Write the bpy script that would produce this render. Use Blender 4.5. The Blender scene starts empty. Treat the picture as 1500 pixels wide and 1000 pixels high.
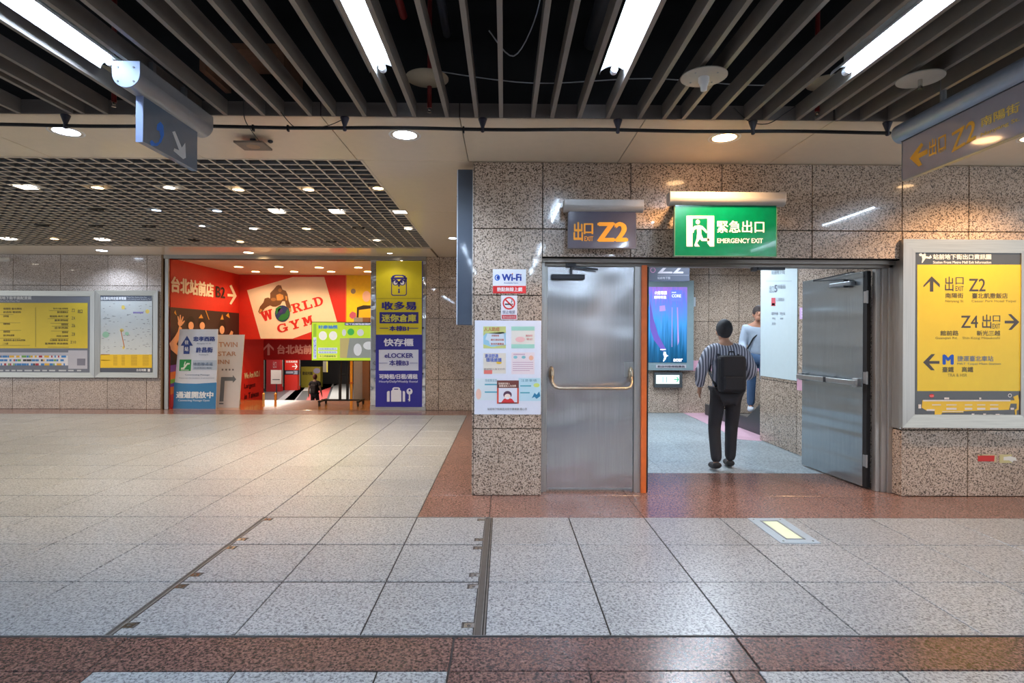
import bpy, bmesh, math, random
from math import sin, cos, pi, radians, sqrt
from mathutils import Vector, Matrix
random.seed(7)
SC = bpy.context.scene
COL = SC.collection
V = Vector

# ------------------------------------------------------------------ camera, world, exposure
F, PX, PY, YAW, ROL, H = 835.9, 746.93, 495.66, .0101, .005, 1.418
fw = V((sin(YAW), cos(YAW), 0)); _r = V((cos(YAW), -sin(YAW), 0)); _u = V((0, 0, 1))
r2 = _r*cos(ROL) + _u*sin(ROL); u2 = _u*cos(ROL) - _r*sin(ROL)
cd = bpy.data.cameras.new('camera'); cam = bpy.data.objects.new('camera', cd); COL.objects.link(cam)
cd.sensor_width = 36; cd.lens = F/1500*36; cd.clip_start = .02; cd.clip_end = 200
cd.shift_x = (750-PX)/1500; cd.shift_y = -(500-PY)/1500
cam.matrix_world = Matrix(((r2.x, u2.x, -fw.x, 0), (r2.y, u2.y, -fw.y, 0), (r2.z, u2.z, -fw.z, H), (0, 0, 0, 1)))
SC.camera = cam
SC.view_settings.view_transform = 'Standard'; SC.view_settings.look = 'None'
SC.view_settings.gamma = 1; SC.view_settings.use_curve_mapping = False
SC.view_settings.exposure = 0.75
w = bpy.data.worlds.new('world'); SC.world = w; w.use_nodes = True
w.node_tree.nodes['Background'].inputs[0].default_value = (.86, .93, 1, 1)
w.node_tree.nodes['Background'].inputs[1].default_value = .8

def ray(x, y): return fw + r2*((x-PX)/F) - u2*((y-PY)/F)
def az(x, y, z=0.):
    v = ray(x, y); t = (z-H)/v.z; return V((v.x*t, v.y*t, z))
def ay(x, y, Y):
    v = ray(x, y); t = Y/v.y; return V((v.x*t, Y, v.z*t+H))
def ax(x, y, X):
    v = ray(x, y); t = X/v.x; return V((X, v.y*t, v.z*t+H))
HC = 3.015      # ceiling height
YF = 5.16       # facade with the doors
YB = 11.23      # far wall with the shop front
T = .6; X0, Y0 = -.681, 4.527

# ------------------------------------------------------------------ materials
def S(r, g, b):
    f = lambda c: (c/255/12.92) if c <= 10 else ((c/255+.055)/1.055)**2.4
    return (f(r), f(g), f(b), 1)
MATS = {}
def mat(name, col, rough=.5, metal=0., emit=0., coat=0., spec=None, grain=0., ecol=None, bump=0.):
    if name in MATS: return MATS[name]
    m = bpy.data.materials.new(name); m.use_nodes = True; MATS[name] = m
    nt = m.node_tree; b = nt.nodes['Principled BSDF']; c = S(*col)
    b.inputs['Base Color'].default_value = c; b.inputs['Roughness'].default_value = rough
    b.inputs['Metallic'].default_value = metal; b.inputs['Coat Weight'].default_value = coat
    b.inputs['Coat Roughness'].default_value = .05
    if spec is not None: b.inputs['Specular IOR Level'].default_value = spec
    if emit:
        b.inputs['Emission Color'].default_value = S(*(ecol or col)); b.inputs['Emission Strength'].default_value = emit
    # a little procedural grain so that no surface is dead flat
    tc = nt.nodes.new('ShaderNodeTexCoord'); n = nt.nodes.new('ShaderNodeTexNoise'); n.inputs['Scale'].default_value = 14; n.inputs['Detail'].default_value = 4
    nt.links.new(tc.outputs['Object'], n.inputs['Vector'])
    mx = nt.nodes.new('ShaderNodeMix'); mx.data_type = 'RGBA'; mx.blend_type = 'MULTIPLY'
    mr = nt.nodes.new('ShaderNodeMapRange'); g = grain or .05
    mr.inputs['From Min'].default_value = .3; mr.inputs['From Max'].default_value = .7
    mr.inputs['To Min'].default_value = 1-g; mr.inputs['To Max'].default_value = 1+g*.5
    nt.links.new(n.outputs['Fac'], mr.inputs['Value'])
    mx.inputs[0].default_value = 1; mx.inputs[6].default_value = c; nt.links.new(mr.outputs[0], mx.inputs[7]); nt.links.new(mx.outputs[2], b.inputs['Base Color'])
    if bump:
        bn = nt.nodes.new('ShaderNodeBump'); bn.inputs['Strength'].default_value = bump; bn.inputs['Distance'].default_value = .01
        nt.links.new(n.outputs['Fac'], bn.inputs['Height']); nt.links.new(bn.outputs[0], b.inputs['Normal'])
    return m
def flat(rgb, rough=.45, emit=0., coat=0.):
    return mat('print %d %d %d %s %s %s' % (*rgb, rough, emit, coat), rgb, rough, emit=emit, coat=coat, grain=.02)

def granite(name, stops, scale, rough, var=.08, stain=.1, coat=0., bump=.0, spec=.5):
    m = bpy.data.materials.new(name); m.use_nodes = True; nt = m.node_tree; N = nt.nodes.new; L = nt.links.new
    b = nt.nodes['Principled BSDF']; b.inputs['Roughness'].default_value = rough; b.inputs['Specular IOR Level'].default_value = spec
    b.inputs['Coat Weight'].default_value = coat; b.inputs['Coat Roughness'].default_value = .03
    tc = N('ShaderNodeTexCoord')
    n1 = N('ShaderNodeTexNoise'); n1.inputs['Scale'].default_value = scale; n1.inputs['Detail'].default_value = 3; n1.inputs['Roughness'].default_value = .62; n1.inputs['Distortion'].default_value = .6
    v1 = N('ShaderNodeTexVoronoi'); v1.inputs['Scale'].default_value = scale*1.3
    L(tc.outputs['Object'], n1.inputs['Vector']); L(tc.outputs['Object'], v1.inputs['Vector'])
    sp = N('ShaderNodeSeparateColor'); L(v1.outputs['Color'], sp.inputs[0])
    ad = N('ShaderNodeMath'); ad.operation = 'MULTIPLY_ADD'; L(sp.outputs[0], ad.inputs[0]); ad.inputs[1].default_value = .16; L(n1.outputs['Fac'], ad.inputs[2])
    cr = N('ShaderNodeValToRGB'); L(ad.outputs[0], cr.inputs[0]); e = cr.color_ramp.elements
    while len(e) < len(stops): e.new(.5)
    for i, (p, c) in enumerate(stops): e[i].position = p; e[i].color = S(*c)
    n2 = N('ShaderNodeTexNoise'); n2.inputs['Scale'].default_value = 1.3; n2.inputs['Detail'].default_value = 5; L(tc.outputs['Object'], n2.inputs['Vector'])
    mr = N('ShaderNodeMapRange'); mr.inputs['From Min'].default_value = .35; mr.inputs['From Max'].default_value = .65
    mr.inputs['To Min'].default_value = 1-stain; mr.inputs['To Max'].default_value = 1+stain*.4; L(n2.outputs['Fac'], mr.inputs['Value'])
    oi = N('ShaderNodeObjectInfo'); mo = N('ShaderNodeMapRange'); mo.inputs['To Min'].default_value = 1-var; mo.inputs['To Max'].default_value = 1+var*.5; L(oi.outputs['Random'], mo.inputs['Value'])
    mm = N('ShaderNodeMath'); mm.operation = 'MULTIPLY'; L(mr.outputs[0], mm.inputs[0]); L(mo.outputs[0], mm.inputs[1])
    mx = N('ShaderNodeMix'); mx.data_type = 'RGBA'; mx.blend_type = 'MULTIPLY'; mx.inputs[0].default_value = 1
    L(cr.outputs[0], mx.inputs[6]); L(mm.outputs[0], mx.inputs[7]); L(mx.outputs[2], b.inputs['Base Color'])
    rr = N('ShaderNodeMapRange'); rr.inputs['From Min'].default_value = .3; rr.inputs['From Max'].default_value = .7
    rr.inputs['To Min'].default_value = rough*.93; rr.inputs['To Max'].default_value = rough*1.07; L(n2.outputs['Fac'], rr.inputs['Value']); L(rr.outputs[0], b.inputs['Roughness'])
    if bump:
        bn = N('ShaderNodeBump'); bn.inputs['Strength'].default_value = bump; bn.inputs['Distance'].default_value = .002
        L(n1.outputs['Fac'], bn.inputs['Height']); L(bn.outputs[0], b.inputs['Normal'])
    return m
G_WALL = granite('polished pink beige granite', [(.45, (66, 56, 48)), (.52, (130, 111, 96)), (.58, (190, 168, 148)), (.70, (208, 190, 172)), (.82, (176, 146, 126))], 80, .22, coat=.6)
G_FAR = granite('polished pale pink granite', [(.44, (122, 110, 104)), (.52, (164, 150, 142)), (.60, (194, 180, 170)), (.74, (210, 198, 190))], 70, .2, coat=.5)
G_GREY = granite('grey granite floor', [(.43, (84, 87, 91)), (.51, (124, 128, 132)), (.59, (156, 160, 163)), (.74, (176, 180, 183))], 75, .3, var=.07, stain=.06, bump=.15)
G_RED = granite('red granite floor', [(.45, (48, 39, 38)), (.53, (78, 57, 53)), (.61, (106, 76, 69)), (.74, (126, 96, 88))], 72, .25, var=.1, stain=.06, bump=.1)
G_RED_LIT = granite('lit red granite border', [(.45, (80, 62, 57)), (.53, (110, 82, 74)), (.61, (134, 101, 91)), (.74, (150, 119, 108))], 72, .22, var=.1, stain=.06, bump=.1)  # paler copy of the red granite, brightness of the far strips put into its colour
G_BLUE = granite('blue grey granite floor', [(.45, (128, 138, 142)), (.55, (158, 168, 172)), (.7, (186, 196, 198))], 40, .35, var=.05, stain=.1)
GROUT = mat('dark grout', (44, 40, 37), .9)
JOINT = mat('dark wall joint', (44, 38, 34), .9)
BEIGE = mat('beige ceiling enamel', (214, 200, 176), .28, coat=.25, grain=.03)
SLAT = mat('grey brown slat enamel', (118, 112, 105), .42, grain=.06)
BLACK = mat('black paint', (14, 15, 18), .6)
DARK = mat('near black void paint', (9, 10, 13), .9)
IRON = mat('dark iron', (38, 38, 44), .45)
REDP = mat('red pipe paint', (110, 22, 20), .5)
ALU = mat('grey aluminium', (150, 154, 158), .38, metal=.6)
CANO = mat('grey canopy enamel', (142, 146, 152), .32, metal=.3)
WHITE = mat('white enamel', (225, 226, 224), .35)
DISC = mat('beige disc enamel', (176, 170, 158), .45)
CHROME = mat('chrome', (200, 198, 192), .15, metal=1)
RUBB = mat('black rubber', (18, 18, 20), .7)
ORANGE = mat('orange paint', (214, 104, 40), .45, grain=.1)
LATTICE = mat('beige lattice enamel', (206, 196, 180), .5)
PLEN = mat('grey plenum board', (84, 88, 94), .8)
WOOD = mat('orange brown glossy floor', (176, 120, 72), .14, coat=.5, grain=.15)
WHITELAMP = mat('cool tube light', (235, 244, 255), emit=75, ecol=(208, 230, 255))
TROUGH = mat('white lamp trough', (238, 240, 242), .3)
def steel(name, col, rough, wav=0., horiz=False, wsc=(1.3, 1.3, 2.2)):
    m = bpy.data.materials.new(name); m.use_nodes = True; nt = m.node_tree; N = nt.nodes.new; L = nt.links.new
    b = nt.nodes['Principled BSDF']; b.inputs['Metallic'].default_value = .8; b.inputs['Roughness'].default_value = rough
    tc = N('ShaderNodeTexCoord'); mp = N('ShaderNodeMapping'); mp.inputs['Scale'].default_value = (3, 3, 120) if horiz else (160, 160, 2)
    n = N('ShaderNodeTexNoise'); n.inputs['Scale'].default_value = 1; n.inputs['Detail'].default_value = 3; L(tc.outputs['Object'], mp.inputs[0]); L(mp.outputs[0], n.inputs['Vector'])
    cr = N('ShaderNodeValToRGB'); e = cr.color_ramp.elements; e[0].position = .3; e[1].position = .7
    e[0].color = S(*[c*.9 for c in col]); e[1].color = S(*col); L(n.outputs['Fac'], cr.inputs[0]); L(cr.outputs[0], b.inputs['Base Color'])
    b1 = N('ShaderNodeBump'); b1.inputs['Strength'].default_value = .05; b1.inputs['Distance'].default_value = .001; L(n.outputs['Fac'], b1.inputs['Height'])
    out = b1
    if wav:
        mp2 = N('ShaderNodeMapping'); mp2.inputs['Scale'].default_value = wsc; L(tc.outputs['Object'], mp2.inputs[0])
        n2 = N('ShaderNodeTexNoise'); n2.inputs['Scale'].default_value = 1; n2.inputs['Detail'].default_value = 1; L(mp2.outputs[0], n2.inputs['Vector'])
        b2 = N('ShaderNodeBump'); b2.inputs['Strength'].default_value = wav; b2.inputs['Distance'].default_value = .06; L(n2.outputs['Fac'], b2.inputs['Height']); L(b1.outputs[0], b2.inputs['Normal']); out = b2
    L(out.outputs[0], b.inputs['Normal']); return m
STEEL = steel('brushed steel', (186, 186, 186), .3)
STEELD = steel('dented brushed steel door', (196, 196, 198), .22, wav=.8, wsc=(1.5, 1.5, 1.9))
STEELF = steel('brushed steel frame', (192, 190, 186), .32, horiz=False)
STEELH = steel('horizontally brushed steel frame', (198, 196, 188), .34, horiz=True)
MIRROR = steel('mirror polished steel', (210, 210, 212), .07, wav=.35, wsc=(4, 4, 3))

# ------------------------------------------------------------------ mesh building
OFF = {}
class MB:
    def __init__(s): s.v = []; s.f = []; s.mi = []; s.cur = 0; s.sm = []; s.smooth = False
    def add(s, vs, fs):
        n = len(s.v); s.v += [V(p) for p in vs]
        for f in fs: s.f.append([i+n for i in f]); s.mi.append(s.cur); s.sm.append(s.smooth)
        return s
    def box(s, x0, x1, y0, y1, z0, z1):
        if x0 > x1: x0, x1 = x1, x0
        if y0 > y1: y0, y1 = y1, y0
        if z0 > z1: z0, z1 = z1, z0
        return s.add([(x0, y0, z0), (x1, y0, z0), (x1, y1, z0), (x0, y1, z0), (x0, y0, z1), (x1, y0, z1), (x1, y1, z1), (x0, y1, z1)],
                     [(0, 3, 2, 1), (4, 5, 6, 7), (0, 1, 5, 4), (1, 2, 6, 5), (2, 3, 7, 6), (3, 0, 4, 7)])
    def slab(s, O, U, W, N, a, b, t, ch):
        """a flat piece: a along U, b along W, t thick along N with a chamfered face"""
        O, U, W, N = V(O), V(U), V(W), V(N)
        P = lambda x, y, z: O+U*x+W*y+N*z
        vs = [P(0, 0, 0), P(a, 0, 0), P(a, b, 0), P(0, b, 0), P(0, 0, t-ch), P(a, 0, t-ch), P(a, b, t-ch), P(0, b, t-ch),
              P(ch, ch, t), P(a-ch, ch, t), P(a-ch, b-ch, t), P(ch, b-ch, t)]
        fs = [(0, 1, 5, 4), (1, 2, 6, 5), (2, 3, 7, 6), (3, 0, 4, 7), (4, 5, 9, 8), (5, 6, 10, 9), (6, 7, 11, 10), (7, 4, 8, 11), (8, 9, 10, 11), (0, 3, 2, 1)]
        if U.cross(W).dot(N) < 0: fs = [f[::-1] for f in fs]
        return s.add(vs, fs)
    def bar(s, p, q, w, h, up=(0, 0, 1)):
        p, q = V(p), V(q); d = (q-p).normalized(); u = V(up)
        if abs(d.dot(u)) > .99: u = V((1, 0, 0))
        a = d.cross(u).normalized(); b = a.cross(d).normalized()
        vs = [c+a*(w/2*i)+b*(h/2*j) for c in (p, q) for i, j in ((-1, -1), (1, -1), (1, 1), (-1, 1))]
        return s.add(vs, [(0, 1, 2, 3), (7, 6, 5, 4), (0, 4, 5, 1), (1, 5, 6, 2), (2, 6, 7, 3), (3, 7, 4, 0)])
    def cyl(s, p, q, r, rb=None, n=16, cap=True):
        p, q = V(p), V(q); rb = r if rb is None else rb
        d = (q-p).normalized(); u = V((0, 0, 1)) if abs(d.z) < .9 else V((1, 0, 0)); a = d.cross(u).normalized(); b = d.cross(a)
        o = s.smooth; s.smooth = True
        vs = [c+(a*cos(2*pi*i/n)+b*sin(2*pi*i/n))*rr for c, rr in ((p, r), (q, rb)) for i in range(n)]
        s.add(vs, [(i, (i+1) % n, n+(i+1) % n, n+i) for i in range(n)])
        s.smooth = False
        if cap: s.add(vs[:n], [tuple(range(n))[::-1]]); s.add(vs[n:], [tuple(range(n))])
        s.smooth = o; return s
    def tube(s, pts, r, n=8):
        for a, b in zip(pts, pts[1:]): s.cyl(a, b, r, n=n)
        return s
    def rev(s, c, prof, n=24, axis='z'):
        """surface of revolution about a vertical axis at c; prof = [(r, z)]"""
        c = V(c); o = s.smooth; s.smooth = True
        vs = [c+V((r*cos(2*pi*i/n), r*sin(2*pi*i/n), z)) for r, z in prof for i in range(n)]
        fs = [(k*n+i, k*n+(i+1) % n, (k+1)*n+(i+1) % n, (k+1)*n+i) for k in range(len(prof)-1) for i in range(n)]
        s.add(vs, fs); s.smooth = o; return s
    def ext(s, poly, d):
        """a polygon (world points) extruded by the vector d"""
        n = len(poly); d = V(d); vs = [V(p) for p in poly]+[V(p)+d for p in poly]
        return s.add(vs, [tuple(range(n))[::-1], tuple(range(n, 2*n))]+[(i, (i+1) % n, n+(i+1) % n, n+i) for i in range(n)])
    def ball(s, c, r, n=12, m=8):
        c = V(c); r = V(r) if hasattr(r, '__len__') else V((r, r, r)); o = s.smooth; s.smooth = True
        vs = [c+V((r.x*sin(pi*j/m)*cos(2*pi*i/n), r.y*sin(pi*j/m)*sin(2*pi*i/n), r.z*cos(pi*j/m))) for j in range(m+1) for i in range(n)]
        s.add(vs, [(j*n+i, (j+1)*n+i, (j+1)*n+(i+1) % n, j*n+(i+1) % n) for j in range(m) for i in range(n)]); s.smooth = o; return s
    def build(s, name, mats, parent=None, bevel=0., kind=None, label=None, loc=None):
        me = bpy.data.meshes.new(name)
        off = V(loc) if loc is not None else OFF.get(parent.name if parent else None, V((0, 0, 0)))
        me.from_pydata([tuple(p-off) for p in s.v], [], s.f)
        if not isinstance(mats, (list, tuple)): mats = [mats]
        for m in mats: me.materials.append(m)
        for p, i, sm in zip(me.polygons, s.mi, s.sm): p.material_index = i; p.use_smooth = sm
        bm = bmesh.new(); bm.from_mesh(me)
        if len(bm.faces) < 30000: bmesh.ops.recalc_face_normals(bm, faces=bm.faces)
        bm.to_mesh(me); bm.free(); me.update()
        o = bpy.data.objects.new(name, me); COL.objects.link(o)
        if loc is not None and not parent: o.location = loc
        o.parent = parent; OFF[o.name] = off
        if bevel:
            b = o.modifiers.new('bevel', 'BEVEL'); b.width = bevel; b.segments = 2; b.limit_method = 'ANGLE'
        if kind: o['kind'] = kind
        if label: o['label'] = label
        return o

def thing(name, label, cat, loc=(0, 0, 0), group=None):
    o = bpy.data.objects.new(name, None); COL.objects.link(o); o.location = loc; o.empty_display_size = .1
    OFF[o.name] = V(loc); o['label'] = label; o['category'] = cat
    if group: o['group'] = group
    return o
def tag(o, label, cat, group=None):
    o['label'] = label; o['category'] = cat
    if group: o['group'] = group
    return o
def structure(name, loc=(0, 0, 0)):
    o = bpy.data.objects.new(name, None); COL.objects.link(o); o.location = loc; OFF[o.name] = V(loc); o['kind'] = 'structure'; return o
def copy_tree(o, parent=None):
    c = o.copy(); COL.objects.link(c); c.parent = parent
    for ch in o.children: copy_tree(ch, c)
    return c
def light(name, kind, loc, energy, col, parent=None, size=.1, rot=None, spot=None, blend=.6):
    l = bpy.data.lights.new(name, kind); l.energy = energy; l.color = S(*col)[:3]
    if kind == 'SPOT': l.spot_size = radians(spot); l.spot_blend = blend; l.shadow_soft_size = size
    elif kind == 'AREA': l.size = size
    else: l.shadow_soft_size = size
    o = bpy.data.objects.new(name, l); COL.objects.link(o); o.location = V(loc) - OFF.get(parent.name if parent else None, V((0, 0, 0)))
    if rot: o.rotation_euler = rot
    o.parent = parent; return o

# ------------------------------------------------------------------ flat print on real panels
_TX = {}
def glyphs(s, bold=0.):
    k = (s, bold)
    if k in _TX: return _TX[k]
    c = bpy.data.curves.new('t', 'FONT'); c.body = s; c.size = 1; c.resolution_u = 3
    o = bpy.data.objects.new('t', c); COL.objects.link(o)
    dg = bpy.context.evaluated_depsgraph_get(); me = bpy.data.meshes.new_from_object(o.evaluated_get(dg))
    vs = [(v.co.x, v.co.y, 0) for v in me.vertices]; fs = [tuple(p.vertices) for p in me.polygons]
    bpy.data.objects.remove(o); bpy.data.curves.remove(c); bpy.data.meshes.remove(me)
    if not vs: return None
    if bold:
        n = len(vs); V2, F2 = [], []
        for q, (dx, dy) in enumerate(((0, 0), (bold, 0), (-bold, 0), (0, bold*.6), (0, -bold*.6))):
            V2 += [(x+dx, y+dy, q) for x, y, _z in vs]; F2 += [tuple(i+n*q for i in f) for f in fs]
        vs, fs = V2, F2
    xs = [p[0] for p in vs]; ys = [p[1] for p in vs]; a, b, c2, d = min(xs), max(xs), min(ys), max(ys)
    vs = [((x-a)/(b-a), (y-c2)/(d-c2), q) for x, y, q in vs]
    _TX[k] = (vs, fs); return _TX[k]
class Art:
    """prints in photograph pixels laid on one real plane; fn maps a pixel to that plane, n is its outward normal"""
    def __init__(s, parent, fn, n, step=.0015): s.p, s.fn, s.n, s.l, s.step = parent, fn, V(n), 1, step
    def P(s, x, y): return s.fn(x, y) + s.n*(s.step*s.l)
    def up(s): s.l += 1; return s
    def rects(s, rs, col, name='print', **k):
        m = MB()
        for x0, y0, x1, y1 in rs: m.add([s.P(x0, y1), s.P(x1, y1), s.P(x1, y0), s.P(x0, y0)], [(0, 1, 2, 3)])
        return m.build(name, flat(col, **k), s.p)
    def polys(s, ps, col, name='print', **k):
        m = MB()
        for p in ps: m.add([s.P(x, y) for x, y in p], [tuple(range(len(p)))])
        o = m.build(name, flat(col, **k), s.p)
        return o
    def ells(s, es, col, name='print', n=20, **k):
        return s.polys([[(cx+rx*cos(2*pi*i/n), cy+ry*sin(2*pi*i/n)) for i in range(n)] for cx, cy, rx, ry in es], col, name, **k)
    def rings(s, es, col, name='print', n=24, **k):
        m = MB()
        for cx, cy, rx, ry, t in es:
            vs = [s.P(cx+(rx-d)*cos(2*pi*i/n), cy+(ry-d)*sin(2*pi*i/n)) for d in (0, t) for i in range(n)]
            m.add(vs, [(i, (i+1) % n, n+(i+1) % n, n+i) for i in range(n)])
        return m.build(name, flat(col, **k), s.p)
    def text(s, items, col, name='lettering', bold=0., **k):
        """items: (string, x0, y0, x1, y1) box, or (string, bl, br, tl)"""
        m = MB()
        for it in items:
            g = glyphs(it[0], bold)
            if not g: continue
            if len(it) == 5: _, a, b, c, d = it; bl, br, tl = s.P(a, d), s.P(c, d), s.P(a, b)
            else: bl, br, tl = s.P(*it[1]), s.P(*it[2]), s.P(*it[3])
            U, W = br-bl, tl-bl
            m.add([bl+U*x+W*y+s.n*(s.step*.12*q) for x, y, q in g[0]], g[1])
        return m.build(name, flat(col, **k), s.p)
def arrow(cx, cy, r, ang, t=.32):
    """arrow polygons of half-size r pointing at ang (0 = right, 90 = up in the picture)"""
    a = radians(ang); pts = []
    L = [(-1, -t*.5), (.45, -t*.5), (-.12, -1.0), (.3, -1.0), (1, 0), (.3, 1.0), (-.12, 1.0), (.45, t*.5), (-1, t*.5)]
    return [(cx+r*(x*cos(a)-y*sin(a)), cy-r*(x*sin(a)+y*cos(a))) for x, y in L]
def fits(Y): return lambda x, y: ay(x, y, Y)

# ================================================================== SETTING
# ------------------------------------------------------------------ floor
GAP = .004
def tile(par, x0, x1, y0, y1, m, name='tile', z=0., g=GAP, dz=None):
    b = MB(); j = random.uniform(-.0004, .0004) if dz is None else dz
    b.slab((x0+g, y0+g, z-.02), (1, 0, 0), (0, 1, 0), (0, 0, 1), x1-x0-2*g, y1-y0-2*g, .02+j, .002)
    return b.build(name, m, par)
floor = structure('floor')
MB().box(-14, 7.5, -6, 5.16, -.2, -.006).box(-14, -.276, 5.16, 12.9, -.2, -.006).build('floor_bed', GROUT, floor)
TRL, TRR = -1.881, -.135       # the access trench with its cover tiles
rest = MB(); restr = MB()
def vis(x0, x1, y1): return x1 > -.93*y1-.1 and x0 < .93*y1+.1
for k in range(-12, 13):
    for r in range(3):
        x0 = X0+k*T; x1 = x0+T; y1 = Y0-r*T; y0 = y1-T
        if x0 > TRL-.01 and x1 < TRR+.3: continue
        if abs(x0-(X0+T)) < .01: x0 = -.085
        if r == 0 and k == 5: # the tile with the floor light is cut round it
            pass
        if vis(x0, x1, y1): tile(floor, x0, x1, y0, y1, G_GREY)
        else: rest.slab((x0+GAP, y0+GAP, -.02), (1, 0, 0), (0, 1, 0), (0, 0, 1), x1-x0-2*GAP, T-2*GAP, .02, .002)
for k in range(-19, 0):
    for r in range(10):
        x0 = X0+k*T; y0 = Y0+r*T
        if vis(x0, x0+T, y0+T): tile(floor, x0, x0+T, y0, y0+T, G_GREY, g=.0042)
        else: rest.slab((x0+GAP, y0+GAP, -.02), (1, 0, 0), (0, 1, 0), (0, 0, 1), T-2*GAP, T-2*GAP, .02, .002)
# near bands: red cross bands and grey fields at the camera's feet
RB = 2.435
xs = [-14, -7.2, az(185, 938).x-2.3, az(182, 938).x, az(665, 935).x, az(1075, 930).x, 3.0, 5.2, 7.4]
for a, b in zip(xs, xs[1:]): tile(floor, a, b, RB, Y0-3*T-.012, G_RED, 'granite_slab', g=.005)
xa, xb, xc = az(128, 990).x, az(655, 992).x, az(1116, 990).x
def nearfield(x0, x1, m):
    y = RB
    while y > -.2:
        x = x0
        while x < x1-.01:
            e = min(x+T, x1)
            if y > 1.9: tile(floor, x, e, y-T, y, m)
            else: (rest if m is G_GREY else restr).slab((x+GAP, y-T+GAP, -.02), (1, 0, 0), (0, 1, 0), (0, 0, 1), e-x-2*GAP, T-2*GAP, .02, .002)
            x = e
        y -= T
nearfield(xa, xb, G_GREY); nearfield(xc, xc+3.6, G_GREY); nearfield(xb, xc, G_RED); nearfield(xa-1.2, xa, G_RED); nearfield(xa-10.8, xa-1.2, G_GREY); nearfield(xc+3.6, xc+5.4, G_RED)
restr.slab((-14, -6, -.02), (1, 0, 0), (0, 1, 0), (0, 0, 1), 21.5, 5.5, .019, .002)
rest.build('outlying_tiles', G_GREY, floor, kind='stuff'); restr.build('outlying_slabs', G_RED, floor, kind='stuff')
# red border along the facade, through the doorway and round the left field
xs = [X0, -.11, 1.12, 2.92, 4.72, 7.4]
for a, b in zip(xs, xs[1:]): tile(floor, a, b, Y0, YF, G_RED_LIT, 'granite_slab', g=.0025)
y = YF
while y < 10.5:
    tile(floor, X0, -.276, y, min(y+1.2, 10.527), G_RED_LIT, 'granite_slab', g=.0025); y += 1.2
x = -.276
while x > -12:
    tile(floor, x-1.2, x, 10.527, YB+.05 if x > -1.4 or x-1.2 < -6.9 else YB-.02, G_RED_LIT, 'granite_slab', g=.002); x -= 1.2
# metal frame strips of the trench and their latches
fr = thing('trench_cover_frame', 'long steel edge frame around the lift-out floor tiles in the pale floor', 'floor frame', (TRL, Y0-3*T, 0))
GUN = mat('worn galvanised steel', (108, 106, 103), .5, metal=.3, grain=.25)
FOAM = mat('dirt filled slot', (84, 80, 76), .9)
yN = Y0-3*T
m = MB().box(TRL-.012, TRL-.004, yN, Y0, -.015, .0015).box(TRL+.012, TRL+.022, yN, Y0, -.015, .0015); m.build('edge_strip', GUN, fr)
MB().box(TRL-.004, TRL+.012, yN, Y0, -.018, -.003).build('slot', FOAM, fr); MB().box(TRR, TRR+.03, yN, Y0, -.018, -.004).build('slot', FOAM, fr)
MB().box(TRR-.006, TRR, yN, Y0, -.015, .001).box(TRR+.03, TRR+.036, yN, Y0, -.015, .0015).box(TRR+.042, TRR+.05, yN, Y0, -.015, .0015).build('edge_strip', GUN, fr)
MB().box(TRL, TRR+.03, Y0-.008, Y0+.002, -.015, .0015).build('edge_strip', GUN, fr)
MB().box(-8, 7, yN-.004, yN, -.015, .001).build('edge_strip', GUN, fr)
MB().box(-8, 7, yN-.018, yN-.004, -.018, -.004).build('slot', mat('dark slot', (40, 42, 46), .8), fr)
for r in (1, 2): MB().box(TRL+.022, TRR, Y0-r*T-.006, Y0-r*T+.006, -.015, -.002).build('cross_strip', mat('dark worn strip', (66, 68, 72), .5), fr)
cx_ = [TRL+.022, X0-T, X0, TRR-.006]
for r in range(3):
    for a, b in zip(cx_, cx_[1:]): tile(floor, a, b, Y0-(r+1)*T+.006, Y0-r*T-.006, G_GREY)
for r in range(3):
    for y in (Y0-r*T-.07, Y0-(r+1)*T+.09):
        for sx, x in ((1, TRL+.022), (-1, TRR-.006)):
            m = MB().box(x, x+sx*.05, y-.022, y+.022, -.002, .0022); m.build('latch_plate', CHROME, fr)
            MB().box(x+sx*.05, x+sx*.062, y-.022, y+.034, -.002, .0018).box(x, x+sx*.062, y+.022, y+.034, -.002, .0018).build('latch_slot', FOAM, fr)
            MB().cyl((x+sx*.026, y, .001), (x+sx*.026, y, .0032), .009, n=10).build('latch_hole', FOAM, fr)
# exit guide light set flush in the floor
q = [az(1131, 796.7), az(1191.7, 796.7), az(1141, 758.7), az(1083, 758.7)]
x0, x1, y0, y1 = (q[0].x+q[3].x)/2, (q[1].x+q[2].x)/2, q[0].y+.012, q[2].y-.012
x0, x1 = 1.935, 2.215
t = thing('floor_guide_light', 'flush floor light with pale blue metal rim and glowing window before the doorway', 'floor light', (x0, y0, 0))
BL = mat('pale blue grey rim', (176, 194, 208), .3, metal=.3)
m = MB(); a = .07
for r_ in ((x0, x1, y0, y0+a), (x0, x1, y1-a, y1), (x0, x0+a, y0+a, y1-a), (x1-a, x1, y0+a, y1-a)): m.box(*r_, -.01, .005)
m.build('rim', BL, t)
MB().box(x0+a, x0+a+.012, y0+a, y1-a, -.005, .008).box(x1-a-.012, x1-a, y0+a, y1-a, -.005, .008).box(x0+a, x1-a, y0+a, y0+a+.012, -.005, .008).box(x0+a, x1-a, y1-a-.012, y1-a, -.005, .008).build('inner_frame', ALU, t)
MB().box(x0+a+.012, x1-a-.012, y0+a+.012, y1-a-.012, -.004, .005).build('window', mat('glowing floor window', (200, 215, 190), .2, emit=.16, ecol=(225, 235, 190)), t)
for u_, v_ in ((.035, .035), (.035, -.035), (-.035, .035), (-.035, -.035)):
    cx, cy = (x0+u_ if u_ > 0 else x1+u_), (y0+v_ if v_ > 0 else y1+v_)
    MB().cyl((cx, cy, .004), (cx, cy, .0065), .008, n=8).build('screw', CHROME, t)

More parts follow.
